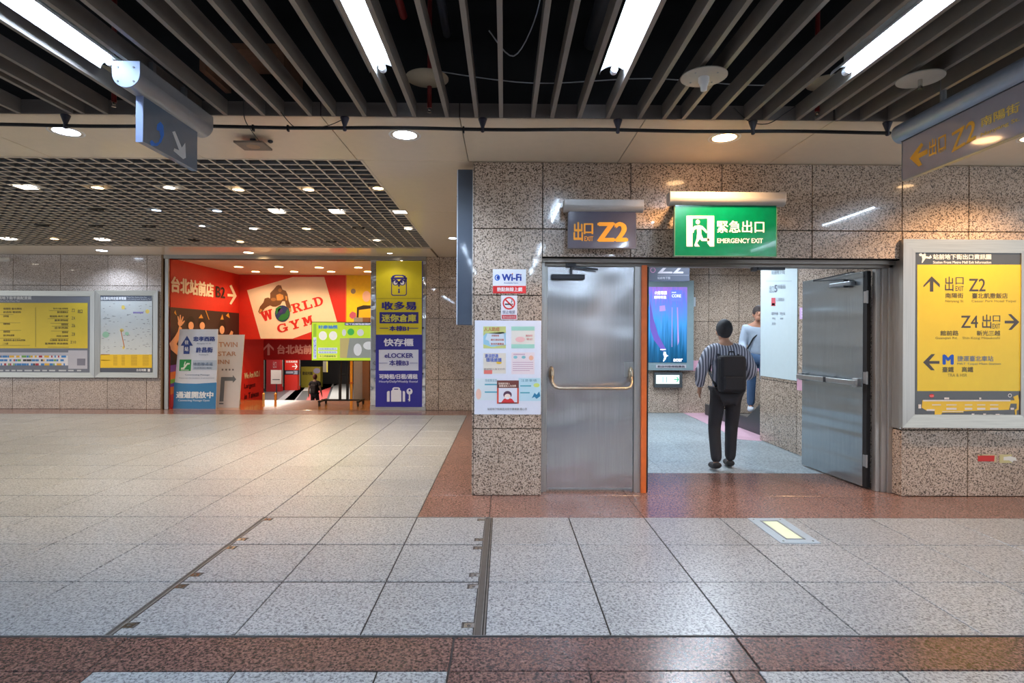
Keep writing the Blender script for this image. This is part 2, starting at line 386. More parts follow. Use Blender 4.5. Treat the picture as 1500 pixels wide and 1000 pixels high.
# ------------------------------------------------------------------ facade wall with the doors
ROW = .603
Z = [i*ROW for i in range(6)]; Z[5] = HC
wf = structure('wall_facade')
MB().box(-.272, .339, YF+.02, 6.0, 0, HC).box(3.624, 7.5, YF+.02, YF+.3, 0, HC).box(.339, 3.624, YF+.02, YF+.3, 2.165, HC).build('wall_core', JOINT, wf)
def wallslab(par, O, U, W, N, a, b, m, g=.0038, t=.02, name='granite_slab'):
    return MB().slab(V(O)+V(U)*g+V(W)*g, U, W, N, a-2*g, b-2*g, t, .002).build(name, m, par)
XF = [.343, 1.142, 1.970, 2.796, 3.62]
for i in range(5):
    wallslab(wf, (-.276, YF+.02, Z[i]), (1, 0, 0), (0, 0, 1), (0, -1, 0), .619, Z[i+1]-Z[i], G_WALL)
    wallslab(wf, (-.276, YF+.005, Z[i]), (0, 1, 0), (0, 0, 1), (-1, 0, 0), .8, Z[i+1]-Z[i], G_WALL, t=.012)
for a, b in zip(XF, XF[1:]):
    wallslab(wf, (a, YF+.02, Z[4]), (1, 0, 0), (0, 0, 1), (0, -1, 0), b-a, HC-Z[4], G_WALL)
    wallslab(wf, (a, YF+.02, 2.158), (1, 0, 0), (0, 0, 1), (0, -1, 0), b-a, Z[4]-2.158, G_WALL)
x = 3.62
while x < 7.2:
    for i in range(5): wallslab(wf, (x, YF+.02, Z[i]), (1, 0, 0), (0, 0, 1), (0, -1, 0), .612, Z[i+1]-Z[i], G_WALL)
    x += .612
for i in range(4): # reveal on the right of the doorway
    wallslab(wf, (3.626, YF+.012, Z[i]), (0, 1, 0), (0, 0, 1), (-1, 0, 0), .13, min(Z[i+1], 2.15)-Z[i], G_WALL, t=.012)
MB().box(3.606, 3.614, YF-.004, YF+.13, .615, 2.15).build('reveal_plate', STEELF, wf)
# steel door frame
YD = 5.29
tf = structure('trim_1')
MB().box(.345, 3.615, YD-.06, YD-.02, 2.118, 2.158).box(.345, 3.615, YD-.02, YD+.07, 2.09, 2.158).build('door_frame_header', mat('weathered frame steel', (128, 120, 112), .4, metal=.7), tf, bevel=.003)
MB().box(.345, .372, YD-.03, YD+.07, 0, 2.12).box(.372, .398, YD-.005, YD+.07, 0, 2.10).build('door_frame_jamb', STEELF, tf, bevel=.003)
MB().box(3.575, 3.62, YD-.02, YD+.09, 0, 2.12).box(3.53, 3.575, YD+.005, YD+.09, 0, 2.10).box(3.49, 3.53, YD+.03, YD+.09, 0, 2.10).build('door_frame_jamb', STEELF, tf, bevel=.004)
MB().box(1.208, 1.268, YD-.01, YD+.05, 0, 2.10).build('mullion', STEELF, tf)
MB().box(1.268, 1.316, YD-.045, YD-.008, 0, 2.10).build('mullion_post', ORANGE, tf, bevel=.002, label='orange painted door post')
MB().box(1.27, 1.34, YD-.005, YD+.04, 0, 2.09).build('mullion_core', RUBB, tf)
for z0, z1 in ((1.72, 1.84), (.98, 1.1), (.22, .33)): MB().box(1.34, 1.346, YD, YD+.035, z0, z1).build('strike_plate', STEEL, tf)
MB().box(2.35, 2.60, YD-.03, YD+.02, 2.068, 2.09).box(2.30, 2.34, YD-.03, YD+.02, 2.055, 2.09).build('door_catch', IRON, tf)
# left door, closed
d1 = structure('door_1', (.4, YD, 0))
MB().box(.40, 1.206, YD+.012, YD+.055, .018, 2.088).build('door_leaf', STEELD, d1, bevel=.002)
c = ay(832, 400.5, YD-.02); 
p = MB().box(ay(809, 0, YD).x, ay(858, 0, YD).x, YD-.045, YD+.012, ay(0, 404.5, YD).z, ay(0, 397, YD).z).build('door_closer', IRON, d1, bevel=.008)
MB().cyl((c.x+.03, YD-.02, c.z-.045), (c.x+.03, YD-.02, c.z+.05), .012).build('closer_pivot', IRON, p)
MB().bar((c.x+.03, YD-.03, c.z+.055), (c.x+.27, YD-.06, c.z+.03), .02, .008).bar((c.x+.27, YD-.06, c.z+.038), (c.x-.02, YD-.02, c.z+.075), .018, .008).build('closer_arm', IRON, p)
MB().box(c.x-.02, c.x+.075, YD-.03, YD+.02, c.z+.06, c.z+.1).build('closer_bracket', IRON, p, bevel=.006)
NICK = mat('worn nickel', (186, 170, 148), .25, metal=.9)
xl, xr = ay(811, 0, YD-.03).x, ay(927, 0, YD-.03).x; zb = ay(870, 568.5, YD-.1).z
pb = MB(); pb.smooth = True
pb.tube([(xl, YD-.045, zb+.10), (xl+.002, YD-.085, zb+.05), (xl+.025, YD-.11, zb+.012), (xl+.06, YD-.115, zb), (xr-.06, YD-.115, zb), (xr-.025, YD-.11, zb+.012), (xr-.002, YD-.085, zb+.05), (xr, YD-.045, zb+.10)], .0135, 12)
for q in ((xl+.06, YD-.115, zb), (xr-.06, YD-.115, zb), (xl+.025, YD-.11, zb+.012), (xr-.025, YD-.11, zb+.012), (xl+.002, YD-.085, zb+.05), (xr-.002, YD-.085, zb+.05)): pb.ball(q, .0135)
pb = pb.build('push_bar', NICK, d1)
for xx in (xl, xr):
    b = MB(); b.ball((xx, YD-.018, zb+.12), (.026, .036, .075), 14, 10); b.build('bar_bracket', NICK, pb)
MB().box(xr-.055, xr+.035, YD+.006, YD+.013, zb+.10, zb+.235).build('lock_plate', STEEL, d1)
MB().box(.42, 1.19, YD+.004, YD+.012, .018, .03).build('kick_sweep', ALU, d1)
for zz in (.3, 1.1, 1.85): MB().cyl((.399, YD+.004, zz-.05), (.399, YD+.004, zz+.05), .007, n=8).build('hinge', STEEL, d1)
# right door, open into the passage
A = V((3.44, 5.44, 0)); B = V((3.36, 6.40, 0)); dd = (B-A).normalized(); nn = V((dd.y, -dd.x, 0))   # towards the wall
d2 = structure('door_2', tuple(A))
def obx(m, s0, s1, n0, n1, z0, z1):
    vs = [A+dd*s+nn*n+V((0, 0, z)) for z in (z0, z1) for s, n in ((s0, n0), (s1, n0), (s1, n1), (s0, n1))]
    return m.add(vs, [(0, 1, 2, 3), (4, 5, 6, 7), (0, 1, 5, 4), (1, 2, 6, 5), (2, 3, 7, 6), (3, 0, 4, 7)])
STEELD2 = steel('dented brushed steel door leaf', (176, 186, 192), .25, wav=.5, wsc=(.4, .4, 5))
obx(MB(), 0, .963, 0, .045, .018, 2.078).build('door_leaf', STEELD2, d2, bevel=.002)
obx(MB(), -.05, -.001, .004, .042, .018, 2.078).build('door_edge_gasket', RUBB, d2)
for z in (.27, 1.06, 1.83):
    h = obx(MB(), -.052, -.012, -.004, .004, z-.055, z+.055).build('hinge', STEEL, d2)
    MB().cyl(A+dd*(-.06)+nn*.0+V((0, 0, z-.06)), A+dd*(-.06)+V((0, 0, z+.06)), .009, n=10).build('hinge_pin', STEEL, h)
hb = obx(MB(), .0, .96, -.075, -.045, .985, 1.035)
hb = hb.build('push_bar', STEEL, d2, bevel=.006)
obx(MB(), .90, .96, -.045, 0, .97, 1.05).build('bar_bracket', STEEL, hb, bevel=.004); obx(MB(), .02, .09, -.045, 0, .97, 1.05).build('bar_bracket', STEEL, hb, bevel=.004)
obx(MB(), .44, .48, -.077, -.044, .983, 1.037).build('bar_clip', IRON, hb)
cl = obx(MB(), .10, .42, -.06, 0, 1.955, 2.0).build('door_closer', ALU, d2, bevel=.01)
P_ = lambda s, n, z: A+dd*s+nn*n+V((0, 0, z))
MB().cyl(P_(.20, -.03, 1.94), P_(.20, -.03, 2.02), .025, n=12).build('closer_cap', IRON, cl)
MB().bar(P_(.22, -.03, 2.022), P_(.62, -.09, 2.045), .022, .008).bar(P_(.62, -.09, 2.052), P_(.06, -.05, 2.08), .02, .008).build('closer_arm', IRON, cl)

# ------------------------------------------------------------------ far wall
wb = structure('wall_far')
XL = ay(238, 480, YB).x; XSH0 = ay(246, 480, YB).x; XC0 = ay(543, 480, YB).x; XC1 = ay(624, 480, YB).x
MB().box(-14, XL, YB+.02, YB+.25, 0, HC).box(XC1, -.1, YB+.02, YB+.25, 0, HC).build('wall_core', JOINT, wb)
joints = [ay(x, 480, YB).x for x in (234, 215, 157.5, 88, 18.7)]
while joints[-1] > -13.5: joints.append(joints[-1]-.93)
joints[0] = XL
for a, b in zip(joints[1:], joints):
    for i in range(5): wallslab(wb, (a, YB+.02, Z[i]), (1, 0, 0), (0, 0, 1), (0, -1, 0), b-a, Z[i+1]-Z[i], G_FAR)
xj = [XC1, ay(643, 480, YB).x, ay(643, 480, YB).x+.93, -.1]
for a, b in zip(xj, xj[1:]):
    if b-a > .02:
        for i in range(5): wallslab(wb, (a, YB+.02, Z[i]), (1, 0, 0), (0, 0, 1), (0, -1, 0), b-a, Z[i+1]-Z[i], G_WALL)
# passage left wall, closes the block behind the pillar
wpl = structure('wall_left_passage'); MB().box(-.276, -.1, 6.0, YB+.2, 0, HC).build('wall_panel', G_WALL, wpl)

# ------------------------------------------------------------------ ceiling
ce = structure('ceiling')
YS = 4.13      # slats end here
YG0, YG1, XG = 5.15, 10.15, -1.30
def cpanel(x0, x1, y0, y1, g=.003): MB().slab((x0+g, y0+g, HC+.03), (1, 0, 0), (0, 1, 0), (0, 0, -1), x1-x0-2*g, y1-y0-2*g, .03, .002).build('ceiling_panel', BEIGE, ce)
MB().box(-14, 7.5, YS+.03, 13.4, HC+.031, HC+.05).build('panel_backing', mat('dark ceiling joint', (70, 62, 54), .8), ce)  # dark backing that shows through the gaps between panels
xs = [-12.3, -9.5, -6.77, -5.41, -4.05, -2.69, -1.33, -.33, 1.02, 2.39, 3.75, 5.1, 7.4]
for a, b in zip(xs, xs[1:]): cpanel(a, b, YS, YG0 if b < -1.2 else YF+.02 if a > -.34 else YG0)
for a, b in ((YG0, 7.2), (7.2, 9.3), (9.3, YB+.02)): cpanel(XG+.012, -.276, a, b)
for a, b in zip(xs[:6], xs[1:7]): cpanel(a, min(b, XG), YG1, YB+.02)
cpanel(XG, XG+.012, YG1, YB+.02, 0)
MB().box(-14, 7.5, YS-.004, YS+.012, HC, HC+.1).build('slat_fascia', mat('grey brown fascia', (104, 96, 90), .5), ce)
for k, x in enumerate((-1.33, -.33, 2.39)): MB().box(x-.004, x+.004, YS-.006, YS-.003, HC, HC+.1).build('fascia_joint', JOINT, ce)
# slats
sx = [3, 41, 115, 132, 165, 225, 298, 335, 389, 416, 456.7, 490.8, 535, 579, 607.5, 655, 698, 734, 781, 809, 849, 891, 937.5, 974, 1003, 1047.5, 1096, 1125, 1173, 1202, 1233, 1270, 1312]
SX = [az(x, 172, HC).x for x in sx]
SX = [SX[0]-.2*i for i in range(14, 0, -1)]+SX+[SX[-1]+.2*i for i in range(1, 18)]
# irregular left edge positions kept, the twin at 132 px sits tight beside its neighbour
for x in SX:
    MB().box(x-.014, x+.014, -5.5, YS-.004, HC, HC+.105).build('slat', SLAT, ce)
# void above
vo = structure('ceiling_void')
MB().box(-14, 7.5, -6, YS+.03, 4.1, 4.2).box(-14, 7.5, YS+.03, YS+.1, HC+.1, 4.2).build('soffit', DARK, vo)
def pipe(name, label, pts, r, m, cat, group=None):
    o = MB().tube(pts, r, 12).build(name, m, loc=pts[0]); tag(o, label, cat, group); return o
PG = mat('dark grey pipe', (52, 54, 60), .5)
pipe('ceiling_pipe', 'thick dark grey pipe over the slats right of the second tube light', [(.62, -2, 3.55), (.62, 4.1, 3.55)], .06, PG, 'pipe')
pipe('ceiling_pipe', 'thin dark vertical-looking pipe above the slats near the middle', [(-.42, -2, 3.6), (-.42, 4.1, 3.6)], .03, PG, 'pipe')
pipe('sprinkler_pipe', 'dark red sprinkler pipe above the slats right of the second tube light', [(-.62, -2, 3.5), (-.66, 3.7, 3.5)], .025, REDP, 'pipe')
pipe('sprinkler_pipe', 'dark red pipe above the slats near the left hanging sign', [(-2.3, -2, 3.45), (-2.75, 3.9, 3.45)], .025, REDP, 'pipe')
for y_, z_, r_, lb in ((3.62, 3.62, .02, 'thin dark conduit crossing above the slats, nearest the beige ceiling'), (3.2, 3.7, .03, 'dark conduit crossing above the slats, middle of three'), (2.7, 3.75, .035, 'dark conduit crossing above the slats, nearest the camera')):
    pipe('conduit', lb, [(-7, y_, z_), (6.5, y_, z_)], r_, PG, 'conduit')
t = thing('cable_tray', 'dark metal cable tray crossing above the slats', 'cable tray', (-7, 3.3, 3.85))
MB().box(-7, 6.5, 3.3, 3.33, 3.85, 3.92).box(-7, 6.5, 3.6, 3.63, 3.85, 3.92).build('side_rail', PG, t)
m = MB()
for i in range(40): m.box(-6.9+i*.34, -6.87+i*.34, 3.33, 3.6, 3.855, 3.87)
m.build('rungs', PG, t, kind='stuff')
m = MB()
for i in range(9): m.box(-6.5+i*1.6, -6.47+i*1.6, 3.44, 3.47, 3.92, 4.1)
m.build('hanger', PG, t)
t = thing('wooden_crate_board', 'brown board lying above the slats left of the second tube light', 'board', (-2.0, 3.75, 3.3))
MB().box(-2.0, -1.45, 3.75, 4.1, 3.3, 3.34).box(-2.0, -1.96, 3.75, 4.1, 3.16, 3.3).box(-1.49, -1.45, 3.75, 4.1, 3.16, 3.3).build('board', mat('brown board', (96, 62, 40), .8, grain=.3), t)
def cable(name, label, pts, r=.004, m=BLACK):
    P = []
    for i in range(len(pts)-1):
        p0, p1, p2, p3 = V(pts[max(i-1, 0)]), V(pts[i]), V(pts[i+1]), V(pts[min(i+2, len(pts)-1)])
        for k in range(6):
            u = k/6; P.append(.5*((2*p1)+(p2-p0)*u+(2*p0-5*p1+4*p2-p3)*u*u+(3*p1-p0-3*p2+p3)*u**3))
    P.append(V(pts[-1])); o = MB().tube(P, r, 6).build(name, m, loc=P[0]); return tag(o, label, 'cable')
Yp = 4.17
cable('hanging_cable', 'thin black cable sagging from a slat to the track cone left of centre', [az(415, 168, HC+.0)-V((0, .05, 0)), ay(430, 185, Yp-.03), ay(450, 188, Yp-.03), ay(480, 184, Yp-.03), ay(500, 176, Yp-.02)], .003)
cable('hanging_cable', 'thin black cable sagging below the slats beside the cone near the fourth tube light', [ay(1075, 158, YS-.08), ay(1098, 178, Yp-.03), ay(1125, 181, Yp-.03), ay(1150, 166, YS-.05), ay(1165, 156, YS-.1)], .0035)
cable('hanging_cable', 'thin black cable dropping over the track right of the left hanging sign', [ay(357, 120, YS-.15), ay(357, 155, YS-.06), ay(358, 172, YS+.0), ay(366, 188, 4.19), ay(390, 220, 4.8)], .0035)
cable('grey_cable', 'thin grey cable looping above the slats beside the pipe near the centre', [(-.1, 3.4, 3.25), (.05, 3.5, 3.15), (.18, 3.3, 3.3), (.22, 3.2, 3.6)], .004, ALU)
cable('grey_cable', 'long thin grey cable sagging above the slats toward the right', [(-.5, 3.98, 3.28), (.2, 3.98, 3.2), (1.0, 3.98, 3.24), (1.8, 3.98, 3.2), (2.4, 3.98, 3.28)], .004, ALU)

# ------------------------------------------------------------------ open cell lattice ceiling
lt = structure('ceiling_lattice')
C = .152; m = MB(); fl_ = MB()
x = XG
while x > -11.6: m.box(x-.004, x+.004, YG0, YG1, HC+.006, HC+.07); fl_.box(x-.007, x+.007, YG0, YG1, HC, HC+.006); x -= C
y = YG0
while y <= YG1+.01: m.box(-11.6, XG, y-.004, y+.004, HC+.006, HC+.07); fl_.box(-11.6, XG, y-.007, y+.007, HC-.0005, HC+.0055); y += C
m.build('lattice_bars', mat('shaded lattice web', (112, 114, 116), .6), lt, kind='stuff'); fl_.build('lattice_lit_edges', LATTICE, lt, kind='stuff')  # webs coloured darker for cell shade, beige flanges added as their lit edges
MB().box(-11.6, XG+.02, YG0-.02, YG0, HC-.004, HC+.06).box(-11.6, XG+.02, YG1, YG1+.02, HC-.004, HC+.06).box(XG, XG+.02, YG0, YG1, HC-.004, HC+.06).build('lattice_edge', LATTICE, lt)
MB().box(-11.6, XG+.02, YG0-.02, YG1+.02, HC+.33, HC+.35).box(-11.6, XG+.02, YG1+.02, YG1+.03, HC+.05, HC+.35).box(-11.6, XG+.02, YG0-.03, YG0-.02, HC+.05, HC+.35).box(XG+.02, XG+.03, YG0-.02, YG1+.02, HC+.05, HC+.35).build('plenum_board', PLEN, lt)

# ------------------------------------------------------------------ hall behind the camera (seen only in reflections)
wr = structure('wall_rear')
MB().box(-14, 7.5, -6.1, -6, 0, HC).build('wall_core', JOINT, wr)
x = -14
while x < 7.4: MB().slab((x+.003, -6, 0.003), (1, 0, 0), (0, 0, 1), (0, 1, 0), 1.19, HC-.01, .02, .002).build('granite_slab', mat('pale bounce panel', (226, 224, 220), .4), wr); x += 1.2  # rear wall out of view, panels made pale to brighten reflections in the steel

# ------------------------------------------------------------------ passage behind the doors
fp = structure('floor_passage')
YP = 10.95
MB().box(-.276, 7.4, YF, YP+.2, -.2, -.006).build('floor_bed', GROUT, fp)
YR = 6.04
xs = [-.1, 1.12, 2.92, 3.7]
for a, b in zip(xs, xs[1:]): tile(fp, a, b, YF, YR, G_RED_LIT, 'granite_slab', g=.0025)
y = YR
while y < YP:
    x = -.08
    while x < 3.9: tile(fp, x, x+.6, y, min(y+.6, YP+.02), G_BLUE, g=.0015); x += .6
    y += .6
wp = structure('wall_back_passage')
MB().box(-.1, 7.4, YP+.02, YP+.2, 0, HC).build('wall_core', JOINT, wp)
zz = [0, .87, 1.765, 2.66, HC]; xj = ay(1038, 480, YP).x
xs = [xj+.583*i for i in range(-8, 7)]
for a, b in zip(xs, xs[1:]):
    if a < -.2: continue
    for i in range(4): wallslab(wp, (a, YP+.02, zz[i]), (1, 0, 0), (0, 0, 1), (0, -1, 0), .583, zz[i+1]-zz[i], G_WALL)
XS = 3.63
ws = structure('wall_side_passage')
YC = az(1113, 644).y
MB().box(XS+.02, XS+.16, YF+.3, YC-.02, 0, HC).build('wall_core', JOINT, ws)
ys = [YF+.3, 6.0, ax(1167, 600, XS).y, ax(1134, 600, XS).y, YC]
for a, b in zip(ys, ys[1:]):
    for z0, z1 in ((0, .87), (.87, 2.66), (2.66, HC)): wallslab(ws, (XS+.02, a, z0), (0, 1, 0), (0, 0, 1), (-1, 0, 0), b-a, z1-z0, G_WALL)
wallslab(ws, (XS, YC-.02, 0), (1, 0, 0), (0, 0, 1), (0, 1, 0), .16, HC, G_WALL)
MB().box(5.4, 5.5, YF+.3, YP+.1, 0, HC).build('wall_panel', G_WALL, structure('wall_right_passage'))
cp = structure('ceiling_passage')
x = -.1
while x < 5.4: MB().slab((x+.003, YF+.3, HC+.03), (1, 0, 0), (0, 1, 0), (0, 0, -1), 1.19, YP-YF-.3, .03, .002).build('ceiling_panel', BEIGE, cp); x += 1.2
# pink strips on the passage walls and the pink tactile band on its floor
PINK = mat('pink wall strip', (222, 168, 186), .5)
tr2 = structure('trim_2')
MB().box(ay(1000, 530, YP).x, 5.3, YP-.006, YP-.001, ay(1040, 543, YP).z, ay(1040, 528, YP).z).build('pink_strip', PINK, tr2)
MB().box(XS-.006, XS-.001, ax(1185, 560, XS).y-.3, ax(1168, 560, XS).y, .80, 1.0).build('pink_strip', PINK, tr2)
tp = structure('trim_3')
pts = [az(*p) for p in ((1000, 604.5), (1036, 604.5), (1075, 617), (1116, 630), (1116, 646), (1082, 643.5), (1050, 627))]
MB().ext(pts, (0, 0, .004)).build('tactile_band', mat('pink tactile floor', (214, 172, 186), .6, bump=.6), tp)

# ================================================================== THINGS
def halfround(m, p, q, r, n=14, flat_top=.0, down=1.0):
    """U shaped canopy from p to q: square top, round bottom"""
    p, q = V(p), V(q); d = (q-p).normalized(); a = d.cross(V((0, 0, 1))).normalized()
    prof = [(-r, r*.9), (r, r*.9)] + [(r*cos(t), r*sin(t)*down) for t in [-pi*i/n for i in range(0, n+1)]]
    vs = [c+a*x+V((0, 0, z)) for c in (p, q) for x, z in prof]; k = len(prof)
    m.smooth = False; m.add(vs, [tuple(range(k))[::-1], tuple(range(k, 2*k))])
    m.smooth = True; m.add(vs, [(i, (i+1) % k, k+(i+1) % k, k+i) for i in range(2, k-1)])
    m.smooth = False; m.add(vs, [(0, 1, k+1, k), (1, 2, k+2, k+1), (k-1, 0, k, 2*k-1)]); return m

# ---- hanging sign on the left
XLS = -2.16
yn, yf = ax(205, 180, XLS).y, ax(285, 220, XLS).y
t = thing('hanging_sign', 'blue grey hanging sign with telephone symbol and white arrow under the slats', 'sign', (XLS, yn, HC))
zt, zbm = ax(285, 192, XLS).z, ax(285, 254, XLS).z
za = ax(235, 150, XLS).z
can = halfround(MB(), (XLS, yn-.12, 2.915), (XLS, yf+.10, 2.915), .078).build('canopy', CANO, t)
ec = halfround(MB(), (XLS, yn-.128, 2.915), (XLS, yn-.12, 2.915), .079).build('end_cap', mat('pale blue enamel', (116, 130, 158), .4), can)
for ddx in (-.045, .045):
    for ddz in (-.045, .035): MB().cyl((XLS+ddx, yn-.131, 2.915+ddz), (XLS+ddx, yn-.127, 2.915+ddz), .006, n=8).build('screw', IRON, can)
PB = mat('blue grey acrylic', (100, 116, 136), .25, coat=.5)
MB().box(XLS-.02, XLS+.02, yn, yf, 2.57, 2.86).build('panel', PB, t, bevel=.003)
MB().box(XLS-.021, XLS+.021, yn-.006, yn, 2.567, 2.86).build('edge_trim', mat('pale lilac edge', (150, 166, 206), .4), t)
for yy in (yn+.1, yf-.15): MB().box(XLS-.015, XLS+.015, yy, yy+.03, 2.97, 3.09).build('bracket', ALU, t)
a = Art(t, lambda x, y: ax(x, y, XLS+.02), (1, 0, 0))
a.polys([[(221, 213), (219, 208), (222, 205), (227, 210), (232, 208), (235, 200), (233, 192), (229, 190), (230, 182), (235, 178), (239, 184), (240, 198), (236, 208), (230, 214)]], (40, 120, 220), 'telephone_symbol', rough=.3)
a.polys([[(252, 193), (256, 192), (266, 216), (271, 209), (272, 231), (268, 233), (254, 221), (255, 217), (262, 220)]], (208, 214, 220), 'arrow')
t.location = t.location

# ---- hanging sign on the right
XRS = 2.80
yfar = ax(1325, 235, XRS).y; ynear = 2.35
t = thing('hanging_sign', 'long hanging exit sign with orange arrow and Z2 lettering at the upper right', 'sign', (XRS, ynear, HC))
zlow, zup = ax(1325, 264, XRS).z, ax(1325, 207, XRS).z
CB = mat('blue grey canopy enamel', (150, 164, 184), .3, metal=.35)
zc = zup+.062
can = MB().cyl((XRS, ynear-.1, zc), (XRS, yfar+.04, zc), .068, n=28).box(XRS-.02, XRS+.02, ynear, yfar, zup-.005, zc-.05).build('canopy', CB, t)
MB().box(XRS-.024, XRS-.019, ynear, yfar, zup-.006, zup+.006).build('shadow_gap', IRON, can)
GP = mat('violet grey acrylic', (158, 152, 160), .12, coat=.8)
MB().box(XRS-.015, XRS+.015, ynear, yfar, zlow, zup).build('panel', GP, t)
MB().box(XRS-.018, XRS+.018, ynear, yfar+.004, zlow-.006, zlow).box(XRS-.018, XRS+.018, yfar, yfar+.005, zlow, zup).build('edge_trim', ALU, t)
for yy in (yfar-.35, yfar-1.0): MB().cyl((XRS, yy, zc+.05), (XRS, yy, HC+.15), .018, n=12).build('hanger_rod', ALU, t)
a = Art(t, lambda x, y: ax(x, y, XRS-.015), (-1, 0, 0))
OR = (236, 172, 48)
a.polys([[(1333, 232), (1350, 209), (1353, 212), (1345, 225), (1359, 218), (1359, 225), (1346, 232), (1351, 241), (1346, 244)]], OR, 'arrow')
a.text([('出口', (1361, 231), (1386, 219), (1361, 206)), ('EXIT', (1377, 224), (1385, 220), (1377, 219)), ('Z2', (1394, 224), (1430, 203), (1394, 195))], OR, bold=.02)
a.text([('南陽街', (1437, 187), (1494, 163), (1437, 173)), ('Nanyang St.', (1437, 202), (1494, 178), (1437, 195))], (232, 196, 84), bold=.02)

# ---- ceiling track (black conduit held by cones)
Yt = az(707, 174, HC).y
zt_ = ay(707, 189, Yt).z
t = thing('ceiling_track', 'long black conduit running under the beige ceiling strip, held by small black cones', 'conduit', (0, Yt, HC))
x0, x1 = -5.5, ay(1304, 190, Yt).x
tb = MB(); ps = [V((x0+(x1-x0)*i/40, Yt, zt_+.004*sin(i*.9))) for i in range(41)]; tb.tube(ps, .0125, 10); tb.build('tube', BLACK, t)
NAVY = mat('black violet plastic', (34, 30, 48), .4)
for px_ in (-105, 96, 303, 505, 707, 905, 1103, 1300):
    x = ay(px_, 180, Yt).x
    c = MB(); c.rev((x, Yt, 0), [(0, HC), (.032, HC), (.032, HC-.006), (.014, zt_+.016), (.014, zt_-.018), (.008, zt_-.024), (0, zt_-.024)], 20); c.build('cone_mount', NAVY if px_ != 1103 else IRON, t)
for px_ in (423, 372, 680): MB().box(ay(px_, 0, Yt).x-.006, ay(px_, 0, Yt).x+.006, Yt-.014, Yt+.014, zt_-.028, zt_+.014).build('clip', BLACK, t)

# ---- tube lights between the slats
def tube_light(x, y1, label, n=1.24, E=1):
    t = thing('tube_light', label, 'tube light', (x, y1, HC+.03), 'fluorescent tubes between the slats')
    y0 = y1-n; m = MB(); r = .085; z = HC+.035; N = 10
    for s in range(N):
        a0, a1 = pi*s/N, pi*(s+1)/N
        f = lambda a: (x-r*cos(a), z+.05*sin(a)-.004*abs(cos(a)))
        (xa_, za_), (xb_, zb_) = f(a0), f(a1)
        m.smooth = True; m.add([(xa_, y0, za_), (xb_, y0, zb_), (xb_, y1, zb_), (xa_, y1, za_)], [(0, 1, 2, 3)])
        m.add([(xa_, y0, za_+.003), (xb_, y0, zb_+.003), (xb_, y1, zb_+.003), (xa_, y1, za_+.003)], [(3, 2, 1, 0)])
    m.build('reflector', TROUGH, t)
    MB().cyl((x, y0+.04, z+.012), (x, y1-.05, z+.012), .0135, n=14).build('tube', WHITELAMP, t)
    s = MB().cyl((x, y1-.05, z+.012), (x, y1-.01, z+.012), .021, n=16); s.cyl((x, y0, z+.012), (x, y0+.04, z+.012), .021, n=16); s.build('socket', mat('lamp socket', (190, 196, 204), .4), t)
    MB().box(x-.03, x+.03, y0+.05, y1-.05, z+.055, z+.11).build('ballast', WHITE, t)
    return t
ends = {'leftmost tube light, ending beside the blue hanging sign': (168, 97), 'tube light above the recessed white downlight, second from the left': (562, 104),
        'tube light left of the round plate with the white detector': (898, 107), 'tube light left of the round plate with the metal stub': (1236, 108)}
LX = []
for lb, (a_, b_) in ends.items():
    p = az(a_, b_, HC+.045); LX.append(p.x); tube_light(p.x, p.y, lb)
for yy in (.35, -1.3, -3.0):
    for i, x in enumerate(LX+[LX[0]-2.8, LX[0]-1.4, 4.55, 6.0]):
        tube_light(x, yy, 'tube light between the slats out of view behind the camera')
tube_light(4.55, 3.42, 'tube light far right, seen only as a reflection in the granite')
tube_light(-4.9, 3.4, 'tube light beyond the left edge of the view')

# ---- recessed downlights
def downlight(p, rr, label, group, emit, col, energy, ring=WHITE, spot=140, off=False, depth=.0):
    t = thing('downlight', label, 'downlight', tuple(p), group)
    x, y, z = p; m = MB(); m.rev((x, y, 0), [(rr, z+.002), (rr*1.18, z-.004), (rr*1.2, z+.001)], 28); m.build('ring', ring, t)
    l = MB(); l.rev((x, y, 0), [(0, z-.001), (rr*.6, z-.002), (rr, z+.001)], 28)
    l.build('lens', mat('lens %s %s' % (col, emit), col, .3, emit=emit), t)
    if energy: light('lamp', 'SPOT', (x, y, z-.03), energy, col, t, .06, spot=spot)
    return t
WARM, COOL, NEUT = (255, 214, 160), (214, 232, 255), (255, 240, 220)
p = az(97, 193, HC); downlight(p, .105, 'white ceiling downlight under the first black cone, left edge', 'downlights in the beige ceiling strip', 14, COOL, 30)
p = az(593, 198, HC); downlight(p, .105, 'bright bluish white ceiling downlight left of the granite pillar', 'downlights in the beige ceiling strip', 16, COOL, 45)
p = az(1061, 202, HC); downlight(p, .105, 'warm ceiling downlight above the green emergency exit sign', 'downlights in the beige ceiling strip', 16, (255, 200, 140), 115)
p = V((4.15, 4.45, HC)); downlight(p, .085, 'warm ceiling downlight above the yellow exit board', 'downlights in the beige ceiling strip', 16, (255, 204, 145), 90)
p = az(663, 349, HC); downlight(p, .07, 'white downlight in the beige ceiling beyond the dark side sign', 'downlights in the beige ceiling', 12, COOL, 25)
for a_, b_, c_, lb in ((149, 367, COOL, 'white downlight over the map boards on the far wall'), (364, 370, WARM, 'warm downlight over the shop entrance'), (571, 371, NEUT, 'small downlight above the yellow and blue advertising column')):
    downlight(az(a_, b_, HC), .1 if a_ < 500 else .05, lb, 'downlights in the beige ceiling near the far wall', 16, c_, 40 if a_ < 500 else 6)
LITR = [(143, 275, WARM), (248, 275, NEUT), (349, 278, WARM), (452, 278, WARM), (554, 276, WARM), (296, 331, COOL), (449, 335, WARM), (371, 335, NEUT), (229, 308, COOL), (318, 309, COOL), (80, 350, WARM), (352, 354, WARM), (552, 352, NEUT), (598, 335, NEUT)]
